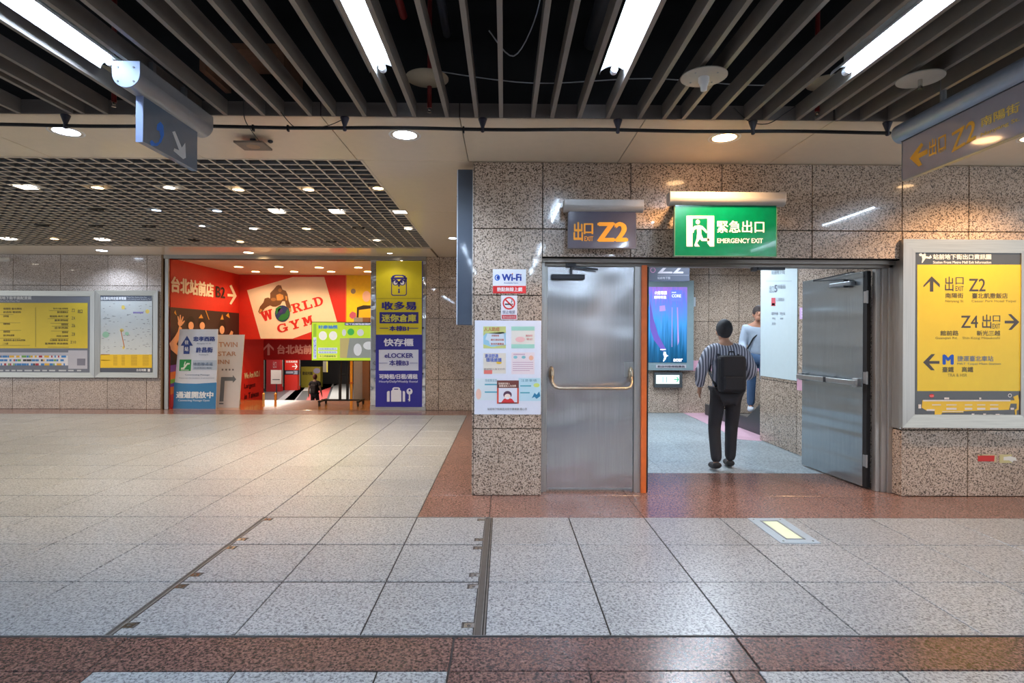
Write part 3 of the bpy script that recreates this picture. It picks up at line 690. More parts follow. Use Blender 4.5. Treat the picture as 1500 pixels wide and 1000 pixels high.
WORDS = {0: 'above the left map board, nearest row', 1: 'behind the blue hanging sign', 2: 'in the nearest row, third warm spot from the left', 3: 'in the nearest row left of the corner spot', 4: 'at the near right corner of the lattice', 5: 'in the third row, small and white', 6: 'third row, with a flat oval glare', 7: 'third row, half lit in a dark ring', 8: 'second row, bluish behind the hanging sign', 9: 'second row, bluish and right of its twin', 10: 'back row over the left map board', 11: 'back row over the shop entrance', 12: 'back row over the advertising column', 13: 'right edge of the lattice'}
for i, (a_, b_, c_) in enumerate(LITR):
    dim = c_ == COOL and i in (8, 9)
    downlight(az(a_, b_, HC-.004), .054 if i != 5 else .038, 'lit round lattice ceiling light '+WORDS[i], 'round lights in the lattice ceiling', 3 if dim else 14, c_, 0 if i in (7, 8, 9) else 62, spot=112, ring=IRON if i in (7, 8, 9) else LATTICE)
for i, (a_, b_) in enumerate(((38, 274), (406, 309.5), (494, 310), (586, 310), (150, 351), (12, 350))):
    lb = ('nearest row, far left', 'second row, left of two', 'second row, right of two', 'second row, at the right edge', 'back row above the small map', 'back row at the far left')[i]
    p = az(a_, b_, HC-.002); s_ = .085
    t = thing('square_ceiling_light', 'square lit panel in the lattice ceiling, '+lb, 'ceiling light', tuple(p), 'square lights in the lattice ceiling')
    m = MB()
    for k in range(4):
        c0, s0 = [(-1, -1), (1, -1), (1, 1), (-1, 1)][k], [(-1, -1), (1, -1), (1, 1), (-1, 1)][(k+1) % 4]
        m.bar(p+V((c0[0]*s_, c0[1]*s_, -.002)), p+V((s0[0]*s_, s0[1]*s_, -.002)), .012, .008)
    m.build('frame', LATTICE, t)
    MB().box(p.x-s_+.005, p.x+s_-.005, p.y-s_+.005, p.y+s_-.005, p.z-.003, p.z+.012).build('diffuser', mat('square diffuser', (255, 246, 234), emit=5), t)
    light('lamp', 'SPOT', p-V((0, 0, .03)), 48, NEUT, t, .1, spot=112)
for i, (a_, b_) in enumerate(((140, 307), (61, 330), (140, 331), (218, 332), (218, 351.5), (284, 352), (525, 334), (418, 356), (485, 354))):
    lb = ('second row left', 'third row, leftmost', 'third row, second from the left', 'third row, third from the left', 'back row left', 'back row middle', 'third row right', 'back row over the shop', 'back row right of the shop centre')[i]
    p = az(a_, b_, HC-.006)
    t = thing('downlight', 'unlit black downlight ring in the lattice ceiling, '+lb, 'downlight', tuple(p), 'unlit rings in the lattice ceiling')
    m = MB(); m.rev((p.x, p.y, 0), [(.055, p.z+.01), (.062, p.z-.006), (.085, p.z-.004), (.09, p.z+.01)], 20); m.build('ring', BLACK, t)
    m = MB(); m.rev((p.x, p.y, 0), [(0, p.z+.03), (.05, p.z+.028), (.058, p.z+.005)], 16); m.build('reflector', IRON, t)
for yy in (5.9, 7.2, 8.6, 9.7): # lights of the lattice left of the frame
    for xx in (-10.4,):
        downlight(V((xx, yy, HC-.004)), .065, 'round lattice ceiling light beyond the left edge of the view', 'round lights in the lattice ceiling', 14, NEUT, 45, ring=LATTICE)

# ---- plates, detector and sprinklers
def plate(p, r, name, label, cat, m=DISC):
    t = thing(name, label, cat, tuple(p)); b = MB(); x, y, z = p
    b.rev((x, y, 0), [(0, z+.005), (r, z+.005), (r, z-.001), (r*.97, z-.003), (0, z-.003)], 36); b.build('plate', m, t); return t
p = az(1031, 113, 2.985); t = plate(p, .135, 'smoke_detector', 'round beige plate with a white stepped detector under the slats', 'detector')
b = MB(); b.rev((p.x, p.y, 0), [(.032, p.z-.002), (.032, p.z-.03), (.028, p.z-.034), (.026, p.z-.045), (.022, p.z-.047), (.018, p.z-.08), (0, p.z-.082)], 24); b.build('detector_head', WHITE, t)
for k in range(4): MB().cyl((p.x+.09*cos(k*pi/2+.7), p.y+.09*sin(k*pi/2+.7), p.z-.006), (p.x+.09*cos(k*pi/2+.7), p.y+.09*sin(k*pi/2+.7), p.z), .006, n=8).build('screw', ALU, t)
p = az(1348, 116, 2.985); t = plate(p, .125, 'sprinkler_plate', 'round grey plate with a bare metal stub beside the right hanging sign', 'sprinkler')
MB().cyl((p.x, p.y, p.z-.06), (p.x, p.y, p.z), .012, n=14).build('stub', CHROME, t)
for i, (px_, py_, pl, lb) in enumerate(((629, 138, .145, 'red sprinkler drop with beige plate behind the slats right of the second tube light'), (167, 135, .13, 'red sprinkler drop with plate at the slat ends, left of the blue hanging sign'), (1197, 150, .13, 'red sprinkler drop with plate at the slat ends near the fourth tube light'))):
    y_ = 4.02; c = ay(px_, (160, 152, 166)[i], y_)
    t = thing('sprinkler', lb, 'sprinkler', (c.x, y_, c.z), 'red sprinkler drops')
    MB().cyl((c.x, y_, c.z+.01), (c.x, y_, 4.1), .016, n=12).build('drop_pipe', REDP, t)
    MB().cyl((c.x, y_, c.z-.006), (c.x, y_, c.z+.01), .01, n=10).cyl((c.x, y_, c.z-.022), (c.x, y_, c.z-.018), .014, n=12).cyl((c.x, y_, c.z-.02), (c.x, y_, c.z), .003, n=6).build('sprinkler_head', CHROME, t)
    b = MB(); zz_ = c.z+.16; b.rev((c.x, y_-.12, 0), [(0, zz_+.006), (pl, zz_+.006), (pl, zz_), (0, zz_)], 32); b.build('plate', mat('cream plate', (170, 160, 136), .5), t)
# ---- flat wireless antenna plate under the beige ceiling
c = az(371, 213, 2.965)
t = thing('ceiling_antenna', 'flat grey square plate on a short dark stub under the beige ceiling', 'antenna', (c.x, c.y, HC))
MB().box(c.x-.115, c.x+.115, c.y-.1, c.y+.1, 2.955, 2.972).build('plate', mat('warm grey plate', (112, 98, 86), .5), t, bevel=.004)
MB().box(c.x-.02, c.x+.02, c.y-.02, c.y+.02, 2.972, HC).build('stub', IRON, t, bevel=.003)
b = MB(); b.rev((c.x-.0, c.y, 0), [(0, 2.953), (.05, 2.954), (.055, 2.956)], 20); b.build('boss', mat('tan boss', (150, 120, 92), .5), t)
c = az(396, 206, HC)
t = thing('ceiling_sensor', 'tiny round sensor under the beige ceiling right of the grey plate', 'sensor', (c.x, c.y, HC))
b = MB(); b.rev((c.x, c.y, 0), [(.02, HC), (.02, HC-.012), (.009, HC-.02), (0, HC-.02)], 16); b.build('body', IRON, t)
# ---- camera on far wall
c = ay(9, 380, YB-.12)
t = thing('security_camera', 'small white security camera on the far wall above the left map board', 'camera', tuple(c))
MB().box(c.x-.02, c.x+.02, c.y, YB, c.z+.0, c.z+.03).build('bracket', WHITE, t)
MB().cyl((c.x-.1, c.y-.05, c.z-.01), (c.x+.06, c.y+.02, c.z+.015), .04, n=16).build('housing', WHITE, t)
MB().cyl((c.x-.108, c.y-.054, c.z-.011), (c.x-.1, c.y-.05, c.z-.01), .028, n=14).build('lens', BLACK, t)

# ---- lit / unlit exit signs on the facade
def wall_canopy_sign(name, label, Y, can, pan, pm, dep, rimm):
    c0, c1 = ay(can[0], can[1], Y), ay(can[2], can[3], Y); p0, p1 = ay(pan[0], pan[1], Y), ay(pan[2], pan[3], Y)
    t = thing(name, label, 'sign', ((c0.x+c1.x)/2, Y, c1.z))
    r = (c0.z-c1.z)/2; zc = (c0.z+c1.z)/2
    halfround(MB(), (c0.x, Y+.02, zc), (c1.x, Y+.02, zc), r, down=1.0).build('canopy', mat('silver grey canopy', (170, 166, 162), .35, metal=.3), t)
    e = halfround(MB(), (c0.x-.006, Y+.02, zc), (c0.x, Y+.02, zc), r*1.02); halfround(e, (c1.x, Y+.02, zc), (c1.x+.006, Y+.02, zc), r*1.02); e.build('end_cap', mat('pale grey cap', (182, 178, 174), .4), t)
    MB().box(p0.x, p1.x, Y, Y+.035, p1.z, c1.z+.01).build('panel', pm, t, bevel=.002)
    m = MB(); e_ = .006
    m.box(p0.x-e_, p0.x, Y-.002, Y+.037, p1.z, p0.z).box(p1.x, p1.x+e_, Y-.002, Y+.037, p1.z, p0.z).box(p0.x-e_, p1.x+e_, Y-.002, Y+.037, p1.z-e_, p1.z); m.build('edge_trim', rimm, t)
    for xx in (c0.x+.12, c1.x-.16): MB().box(xx, xx+.04, Y+.02+r*.9, YF-.001, zc-.01, zc+r*.7).build('bracket', IRON, t)
    for xx in (c0.x+.2, c1.x-.2): MB().ball((xx, Y+.05, zc+r*.9), (.03, .02, .02), 10, 6).build('cable_gland', IRON, t)
    return t
t = wall_canopy_sign('exit_sign', 'dark grey exit sign with orange Z2 lettering above the closed steel door', 4.98, (827, 292, 941, 311), (833, 312, 931, 363), mat('slate acrylic', (78, 74, 88), .2, coat=.6), .1, mat('slate trim', (96, 94, 104), .4))
a = Art(t, fits(4.98), (0, -1, 0)); OZ = (244, 166, 24)
a.text([('出', 840, 325, 854, 353), ('口', 855, 327, 869, 343)], OZ, bold=.035); a.text([('EXIT', 856, 346, 869, 353)], OZ, bold=.02)
a.text([('Z2', 874, 325, 920, 354)], OZ, bold=.05)
YE = 4.82
t = wall_canopy_sign('exit_sign', 'green emergency exit sign with running figure above the open doorway', YE, (981, 281, 1148, 302), (989, 303, 1137, 375), mat('green acrylic', (0, 108, 74), .2, coat=.25, grain=.12), .1, mat('pale green trim', (84, 120, 96), .5))
a = Art(t, fits(YE), (0, -1, 0)); WH = (245, 245, 240)
a.polys([[(1005.5, 316), (1046, 316), (1046, 361), (1040, 361), (1036, 356), (1036, 320), (1014.5, 320), (1014.5, 361), (1005.5, 361)]], WH, 'running_figure')
a.ells([(1022, 325, 3.1, 3.3)], WH, 'running_figure')
a.polys([[(1017, 331), (1024, 329.5), (1029, 331), (1034, 336), (1036, 340), (1034.5, 341.5), (1030, 337), (1027, 335), (1027.5, 343), (1030, 349), (1038, 349), (1040, 351.5), (1038, 353), (1028, 353), (1025, 350), (1021, 356), (1025, 361), (1018, 361), (1017, 359), (1020, 350), (1021, 342), (1021, 335), (1017, 336.5), (1016, 341), (1014, 340.5), (1014.5, 334)]], WH, 'running_figure')
a.text([('緊急出口', 1050, 323, 1119.5, 341)], WH, bold=.02); a.text([('EMERGENCY EXIT', 1050.5, 349, 1117.5, 356)], WH, bold=.018)

# ---- dark side sign left of the pillar
pa, pb_ = ay(671, 248, 5.22), ay(693, 476, 5.22)
t = thing('projecting_lightbox', 'tall dark blue grey unlit lightbox fixed to the left side of the granite pillar', 'lightbox', (pa.x, 5.22, pb_.z))
MB().box(pa.x, -.29, 5.22, 5.36, pb_.z, pa.z).build('box', mat('dark blue grey enamel', (58, 68, 84), .3, coat=.3), t, bevel=.003)
MB().box(pa.x-.008, pa.x, 5.215, 5.365, pb_.z+.005, pa.z-.005).build('edge_strip', mat('pale edge strip', (200, 210, 224), .3), t)
MB().box(-.296, -.288, 5.216, 5.36, pb_.z, pa.z).build('edge_strip', STEEL, t)
for zz_ in (2.72, 1.75): MB().cyl((pa.x-.012, 5.24, zz_), (pa.x-.006, 5.24, zz_), .008, n=8).build('screw', CHROME, t)

# ---- signs on the pillar
def board(name, label, cat, Y, box, col, th=.004, coat=.3, rough=.3):
    p0, p1 = ay(box[0], box[1], Y), ay(box[2], box[3], Y)
    t = thing(name, label, cat, ((p0.x+p1.x)/2, Y+th, p1.z))
    MB().box(p0.x, p1.x, Y, Y+th, p1.z, p0.z).build('sheet', flat(col, rough, coat=coat), t)
    return t, Art(t, fits(Y), (0, -1, 0), .0006)
YS1 = YF-.0045
t, a = board('notice_plate', 'white and red wi-fi notice on the granite pillar', 'notice', YS1, (722, 394, 770.5, 429.5), (236, 240, 248))
a.rects([(722, 418.5, 770.5, 429.5)], (222, 44, 44)); a.up()
a.text([('Wi-Fi', 735, 401, 764, 411.5)], (28, 62, 160), bold=.05); a.text([('Available here', 738, 413, 759, 415.5)], (90, 110, 180))
a.rings([(728.5, 406.5, 4, 4.6, 1.6)], (60, 120, 210)); a.ells([(729.5, 406.5, 2, 2.6)], (28, 62, 160))
a.ells([(763, 402, .8, 1), (750.5, 401, 1.0, 1.0)], (230, 140, 40))
a.text([('熱點無線上網', 728, 420.5, 765, 427)], (250, 236, 236), bold=.04)
t, a = board('notice_plate', 'small white no smoking notice on the granite pillar', 'notice', YS1, (734, 432.5, 757.5, 468), (232, 232, 240))
a.ells([(745.5, 444, 9.3, 9.3)], (216, 36, 40)); a.rects([(735, 461, 756.5, 467)], (190, 60, 70)); a.up()
a.ells([(745.5, 444, 7.2, 7.2)], (236, 234, 238)); a.up()
a.rects([(739.5, 444.5, 749, 446.5)], (40, 40, 50)); a.rects([(749.5, 444.5, 751.5, 446.5)], (120, 60, 50)); a.polys([[(739.5, 439.3), (741, 437.8), (751.8, 448.6), (750.3, 450.1)]], (216, 36, 40))
a.polys([[(748, 443), (749.5, 440), (748.6, 438.5), (750, 438), (751, 440.5), (749.5, 443.5)]], (120, 120, 130))
a.text([('禁止吸菸', 736, 454.5, 755, 459.5)], (110, 110, 140), bold=.02); a.text([('室內全面禁菸', 736.5, 462.5, 755, 465.8)], (240, 210, 210))
t, a = board('notice_poster', 'large white poster with seven small pastel leaflets printed on the granite pillar', 'poster', YS1, (695.5, 469, 792.3, 607), (226, 232, 246), rough=.25)
a.rects([(708, 478, 741, 510)], (150, 200, 224)); a.rects([(749, 478, 783, 510)], (226, 224, 216)); a.rects([(708, 517, 741, 547)], (224, 218, 206)); a.rects([(749, 516, 783, 548)], (232, 220, 226))
a.rects([(696, 554, 728, 586)], (214, 226, 232)); a.rects([(759.5, 553.5, 792.3, 587)], (188, 222, 236)); a.up()
a.rects([(749, 478, 783, 484), (749, 504, 783, 510)], (160, 212, 196)); a.polys([[(708, 478), (741, 478), (741, 487), (734, 489), (712, 488), (708, 492)], [(708, 504), (720, 508), (741, 505), (741, 510), (708, 510)]], (196, 206, 130))
a.polys([[(714, 488), (738, 486), (740, 506), (718, 505), (716, 499), (711, 497)]], (208, 224, 236)); a.ells([(762, 497, 7, 4)], (236, 190, 190)); a.rects([(709, 542, 721, 547.5)], (228, 120, 110))
a.rects([(752, 518, 769, 519.5), (751, 530, 781, 531), (751, 533, 781, 534), (751, 536, 781, 537), (751, 539, 781, 540), (751, 542, 776, 543)], (200, 170, 190))
a.ells([(755, 523, 3, 2.2), (767, 523, 3, 2.2)], (130, 190, 200)); a.ells([(778, 524, 3.4, 3.6)], (232, 178, 150)); a.rects([(710, 562, 728, 564), (710, 573, 728, 575), (762, 564, 778, 566), (762, 574, 776, 576)], (90, 170, 190))
a.ells([(701, 577, 4, 8)], (236, 196, 180)); a.ells([(786, 564, 4.5, 3)], (200, 220, 120)); a.polys([[(779, 583), (783, 575), (786, 578), (790, 573), (791.5, 580), (786, 584), (783, 581)]], (40, 120, 160)); a.up()
a.text([('人人防疫', 709, 479, 732, 485), ('你我有責', 720, 490, 731, 493), ('戴好口罩保持距離', 719, 496, 738, 499), ('勤洗手量體溫', 719, 502, 738, 505)], (190, 90, 60), bold=.02)
a.text([('實聯制', 770, 490, 780, 493), ('登記', 771, 495, 780, 498)], (214, 90, 90)); a.text([('清涼舒適', 710, 518, 730, 524), ('環境維護', 712, 524, 735, 530)], (90, 110, 190), bold=.03)
a.text([('歡迎加入志工行列', 709, 539, 740, 542)], (120, 100, 110)); a.ells([(731, 531, 4, 2)], (236, 196, 60)); a.text([('防疫新生活', 711, 555, 728, 559), ('注意事項', 763, 555, 786, 559)], (80, 150, 170))
a.rects([(728, 557, 760, 591)], (110, 56, 50)); a.up(); a.rects([(730.5, 568, 757.5, 589)], (222, 226, 238)); a.text([('發燒請勿進入', 730, 560, 747, 563), ('量體溫後入內消費', 731, 563.5, 756, 566.5)], (240, 220, 200), bold=.02)
a.rects([(728, 568, 730.5, 591), (757.5, 568, 760, 591)], (214, 80, 60)); a.up()
a.ells([(743.5, 578, 6.2, 5.6)], (90, 56, 80)); a.polys([[(734, 589.5), (738, 584), (743.5, 582), (750, 584), (754, 589.5)]], (208, 50, 56)); a.up(); a.ells([(743.5, 580.5, 4.6, 4.0)], (246, 226, 214)); a.up(); a.ells([(743.5, 583, 2.6, 1.6)], (236, 240, 246))
a.text([('站前地下街與您共同守護健康 關心您', 714, 597, 772, 600.5)], (120, 124, 130), bold=.01)
# stickers on the granite at the lower right
t, a = board('sticker', 'torn red sticker on the granite below the yellow exit board', 'sticker', YS1, (1433, 667, 1457.5, 675.5), (206, 34, 28))
a.polys([[(1431.5, 665.5), (1438, 665), (1438, 667), (1433, 667.5)]], (206, 190, 150)); a.polys([[(1457, 667), (1459.5, 665), (1459.5, 677), (1456, 678)], [(1436, 665), (1457, 665.5), (1457, 667), (1436, 667)]], (206, 190, 150))
t, a = board('sticker', 'torn cream sticker beside the red one on the granite', 'sticker', YS1, (1464.5, 665.5, 1482, 678), (206, 196, 140))
a.polys([[(1470, 669), (1480, 668), (1488, 670), (1489.5, 675), (1485, 674), (1483, 677), (1478, 674), (1470, 674)]], (230, 230, 224))

# ---- framed boards
def framed(name, label, Y, box, fwpx, m1, proud=.05, cat='information board'):
    """box: outer pixel rectangle; mitred steel frame round a recessed panel"""
    p0, p1 = ay(box[0], box[1], Y), ay(box[2], box[3], Y)
    t = thing(name, label, cat, ((p0.x+p1.x)/2, Y+proud, p1.z))
    fwid = fwpx
    x0, x1, z0, z1 = p0.x, p1.x, p1.z, p0.z
    o = [(x0, z0), (x1, z0), (x1, z1), (x0, z1)]; i_ = [(x0+fwid, z0+fwid), (x1-fwid, z0+fwid), (x1-fwid, z1-fwid), (x0+fwid, z1-fwid)]
    for k in range(4):
        a, b, c, d = o[k], o[(k+1) % 4], i_[(k+1) % 4], i_[k]
        m = MB(); f = [(a[0], Y, a[1]), (b[0], Y, b[1]), (c[0], Y+.012, c[1]), (d[0], Y+.012, d[1])]
        bk = [(a[0], Y+proud, a[1]), (b[0], Y+proud, b[1]), (c[0], Y+proud, c[1]), (d[0], Y+proud, d[1])]
        m.add(f+bk, [(0, 1, 2, 3), (4, 7, 6, 5), (0, 1, 5, 4), (1, 2, 6, 5), (2, 3, 7, 6), (3, 0, 4, 7)]); m.build('frame_rail', STEELH if k % 2 == 0 else STEELF, t)
    return t
YG = YF-.05
t = framed('exit_board', 'large yellow exit direction board in a steel frame right of the doorway', YG, (1323.5, 350, 1516, 627), .118, None)
YPn = YG+.022
GR = (70, 74, 80); YL = (232, 204, 50); TX = (86, 80, 60)
q0, q1 = ay(1341, 363, YPn), ay(1520, 614, YPn)
MB().box(q0.x, q1.x, YPn, YPn+.02, q1.z, q0.z).build('panel', flat(GR, .22, coat=.6), t)
a = Art(t, fits(YPn), (0, -1, 0), .0008)
a.rects([(1343.5, 387.5, 1498, 572.5)], YL, 'yellow_field', rough=.3)
a.text([('站前地下街出口資訊圖', 1366.5, 372, 1452, 380), ('Station Front Metro Mall Exit Information', 1366.5, 382, 1452, 386)], (226, 228, 230), bold=.04)
a.polys([[(1346, 372), (1349, 370), (1352, 373), (1354, 370), (1356, 371), (1356, 375), (1361, 376), (1363, 373), (1365, 377), (1362, 379), (1356, 378), (1354, 381), (1351, 385), (1350, 385), (1351, 379), (1350, 375), (1347, 375)]], (230, 232, 234), 'figure_emblem')
a.up()
DT = (74, 72, 74)
for ps_ in ([(1352.5, 418), (1364.5, 404.5), (1376.5, 416), (1376.5, 421), (1367, 412), (1367, 427), (1362, 427), (1362, 412), (1352.5, 421)],
         [(1493, 471.5), (1481, 460), (1476.5, 460), (1485, 469.5), (1471.5, 469.5), (1471.5, 473.5), (1485, 473.5), (1477, 483), (1481.5, 483)],
         [(1352, 530.5), (1364, 518.5), (1369.5, 518.5), (1361, 528.5), (1376, 528.5), (1376, 532.5), (1361, 532.5), (1369, 542), (1363.5, 542)]): a.polys([ps_], DT, 'arrow')
a.text([('出', 1384, 405, 1396.5, 426.5), ('口', 1399.5, 406, 1411.5, 416.5), ('EXIT', 1399.5, 419, 1411.5, 426)], DT, bold=.012)
a.text([('Z2', 1419, 408, 1443.5, 426.5), ('Z4', 1407.5, 462, 1432.5, 480), ('出', 1438.5, 460.5, 1452, 481), ('口', 1454, 462, 1465, 471), ('EXIT', 1453.5, 474, 1465, 481)], DT, bold=.012)
a.text([('南陽街', 1384.5, 429, 1411, 436.5), ('臺北凱撒飯店', 1423.5, 429, 1476, 437), ('館前路', 1377, 484, 1404, 491.5), ('新光三越', 1430.5, 484, 1465, 491.5), ('臺鐵', 1380, 537, 1397, 545), ('高鐵', 1408.5, 537, 1425.5, 545)], TX, bold=.02)
a.text([('Nanyang St.', 1384.5, 439, 1412, 443.5), ('Caesar Park Hotel Taipei', 1423, 439, 1488, 443.5), ('Guanqian Rd.', 1370, 493, 1402.5, 497.5), ('Shin Kong Mitsukoshi', 1409.5, 493, 1464.5, 497.5), ('TRA & HSR', 1388, 547, 1416.5, 551.5)], (150, 134, 62), bold=.01)
a.text([('M', 1380.5, 519, 1397, 534)], (16, 84, 200), bold=.06); a.text([('捷運臺北車站', 1402, 521, 1455, 529)], (110, 124, 150), bold=.02); a.text([('MRT Taipei Main Station', 1402, 531, 1466, 535)], (140, 140, 110), bold=.01)
# small plan of the mall at the foot
a.polys([[(1351, 586), (1480, 586), (1480, 591), (1478, 600), (1411, 602), (1411, 604), (1380, 604), (1378, 608), (1369, 608), (1369, 602), (1357, 601), (1350, 597)]], (236, 198, 60), 'mall_plan')
a.polys([[(1484, 581), (1491, 578), (1492.5, 586), (1492, 600), (1489, 601), (1489, 608), (1487, 608), (1486, 600), (1489, 598), (1489, 591), (1480, 591), (1480, 586), (1486, 586)]], (236, 198, 60), 'mall_plan'); a.up()
a.rects([(1352, 585.5, 1480, 587.5), (1365, 592, 1378, 593.5), (1386, 592, 1401, 593.5), (1413, 592, 1424, 593.5), (1431, 592, 1443, 593.5), (1450, 592, 1462, 593.5), (1386, 597, 1401, 600), (1413, 597, 1424, 600), (1431, 597, 1443, 600), (1450, 597, 1462, 600), (1357, 599, 1369, 601.5), (1345, 592, 1349, 598), (1380, 602, 1411, 603), (1423, 605.5, 1427, 609.5), (1440, 605.5, 1444, 609.5), (1458, 606, 1464, 609), (1383, 582, 1390, 584.5), (1434, 582, 1437, 584.5), (1480, 597, 1485, 600)], (228, 222, 220), 'mall_plan')
a.ells([(1364.5, 579.5, 3.8, 2.6)], (210, 40, 40)); a.rings([(1479, 579, 2.8, 2.8, .9)], (230, 230, 230)); a.up(); a.text([('現在位置', 1361.5, 578.6, 1367.5, 580.6)], (250, 220, 220))
a.text([('服務中心', 1428, 606.5, 1435, 608.5), ('公共電話', 1445, 606.5, 1454, 608.5), ('電梯', 1465, 606.5, 1470, 608.5)], (210, 210, 210))

# ---- two framed boards on the far wall
YW = YB-.05; YWp = YW+.02
t = framed('information_board', 'wide yellow floor plan board in a steel frame at the left edge', YW, (-70, 425, 138, 553), .098, None)
q0, q1 = ay(-60, 432, YWp), ay(131, 547, YWp); MB().box(q0.x, q1.x, YWp, YWp+.02, q1.z, q0.z).build('panel', flat((104, 108, 122), .3, coat=.3), t)
a = Art(t, fits(YWp), (0, -1, 0), .0015)
a.rects([(-60, 443.5, 128.5, 510)], (228, 200, 52), 'yellow_field')
a.text([('站前地下街平面配置圖', -8, 433.5, 46, 438.5)], (226, 228, 232), bold=.04); a.text([('Station Front Metro Mall Floor Plan', -20, 439.5, 29, 442)], (200, 204, 210))
a.rects([(-55, 516, 100, 520), (100, 513, 128, 540)], (190, 190, 202), 'mall_plan'); a.rects([(-55, 520.3, 99.8, 535)], (226, 224, 230), 'mall_plan'); a.up()
a.rects([(52, 450, 52.6, 508)]+[(0, y_, x_, y_+.5) for y_, x_ in ((460.5, 20), (472.5, 30), (483.5, 31), (495, 30), (505.5, 44))]+[(x_, y_, 101, y_+.5) for y_, x_ in ((454.5, 72), (461, 100), (466.5, 70), (473, 74), (477.5, 76), (484.5, 75), (495.5, 74), (508, 70))], (150, 128, 50), 'rule')
a.text([('南陽街 臺北車站', 5, 450.5, 32, 453.5), ('許昌街 館前路', 5, 455.5, 31, 458.5), ('忠孝西路', 5, 461.5, 13, 464.5), ('重慶南路', 5, 472.5, 15, 475.5), ('重慶南路', 5, 484, 15, 487), ('臺北車站東側', 5, 489.5, 21, 492.5), ('重慶南路 臺北車站西側', 5, 496.5, 37, 499.5), ('二二八公園', 4, 501.5, 12, 504.5)], (112, 96, 44), bold=.02)
a.text([('新光三越 南陽街', 78, 450.5, 100, 453), ('臺北凱撒飯店', 84, 455.5, 100, 458.5), ('館前路 新光三越', 73, 461.5, 100, 464.5), ('臺灣博物館', 80, 467.5, 100, 470.5), ('重慶南路', 90, 473.5, 100, 476.5), ('忠孝西路', 80, 478.5, 100, 481.5), ('懷寧街', 91, 485, 100, 488), ('許昌街 站前廣場', 83, 490.5, 100, 493.5), ('公園路 捷運車站', 73, 496.5, 100, 499.5), ('臺灣鐵路 高速鐵路', 66, 501.5, 100, 504.5)], (112, 96, 44), bold=.02)
a.text([('Z2', 105, 452, 110, 456.5), ('Z4', 105, 463.5, 110, 468), ('Z6', 105, 474.5, 110, 479), ('Z8', 105, 487, 110, 491.5), ('Z10', 103, 499, 111.5, 503)], (130, 116, 60), bold=.02); a.text([('出口', 114, 453, 121, 458.5)], (80, 74, 60), bold=.03)
rc = {(60, 130, 196): [], (176, 44, 60): [], (230, 180, 60): [], (110, 170, 80): [], (60, 60, 70): []}; ks = list(rc); rng = random.Random(3)
for yy, hh in ((520.5, 3), (526, 3), (532, 3)):
    x = -50
    while x < 94:
        wd = rng.choice((2, 2, 3, 5, 7)); rc[rng.choice(ks[:1]*5+ks[1:])].append((x, yy, x+wd, yy+hh)); x += wd+rng.choice((.4, .4, 3))
for k_, v_ in rc.items(): a.rects(v_, k_, 'shop_blocks')
a.rects([(x_, 541.5, x_+w_, 543.5) for x_, w_ in ((0, 5), (8, 6), (17, 6), (25, 8), (36, 11), (50, 9), (62, 7), (72, 9), (86, 11), (100, 8), (113, 6))], (200, 204, 210), 'legend'); a.rects([(113, 525, 125, 535)], (126, 126, 142), 'mall_plan')
t = framed('information_board', 'white area map board with yellow foot in a steel frame left of the shop entrance', YW, (139, 425, 230.5, 553), .098, None)
q0, q1 = ay(146.5, 432, YWp), ay(222.5, 547, YWp); MB().box(q0.x, q1.x, YWp, YWp+.02, q1.z, q0.z).build('panel', flat((206, 212, 212), .3, coat=.3), t)
a = Art(t, fits(YWp), (0, -1, 0), .0015)
a.rects([(146.5, 432.5, 222.5, 440.5), (146.5, 538.5, 222.5, 547)], (84, 90, 104)); a.rects([(146.5, 519, 222.5, 538.5)], (238, 198, 40), 'legend_field')
a.ells([(155, 490, 5, 4.6), (186, 488.5, 3, 2.6)], (160, 208, 180), 'park'); a.rects([(195, 456.5, 210, 459)], (150, 140, 200)); a.ells([(180.5, 450, 2.6, 3), (216, 456, 3, 3), (178.5, 483.5, 3, 2.4), (181, 509, 1.6, 2.2)], (240, 214, 110)); a.polys([[(176.5, 484), (177.6, 484), (183, 509), (181.8, 509)]], (214, 130, 60), 'rail_line')
a.rects([(148, 518.7, 161, 519.6), (148, 527, 161, 527.8)], (208, 60, 40)); a.up()
a.text([('台北車站特定區導覽圖', 147.5, 434.5, 185, 439.3)], (236, 238, 242), bold=.04); a.text([('Taipei Main Station Area Map', 186, 434.5, 215, 436.5), ('and Underground Shopping Mall', 186, 437.2, 221, 439.2)], (214, 218, 224)); a.text([('台北地圖', 200, 540, 214, 543.5)], (226, 228, 232), bold=.03); a.rects([(216.5, 540, 220, 544)], (226, 228, 232))
rr = []; 
for i in range(90):
    x = 149+rng.random()*70; y = 443+rng.random()*72; rr.append((x, y, x+1+rng.random()*3, y+.7))
a.rects(rr, (150, 156, 160), 'map_streets')
rr = [(x_, 520.5+i*2.2, x_+w_, 521.3+i*2.2) for x_, w_ in ((166, 6), (178, 5), (192, 9), (209, 9)) for i in range(7)]; a.rects(rr, (190, 150, 40), 'legend')
a.rects([(148+i*2.4, 441.5+(i*7 % 5)*.0, 149+i*2.4, 442) for i in range(30)], (170, 174, 178), 'map_grid')

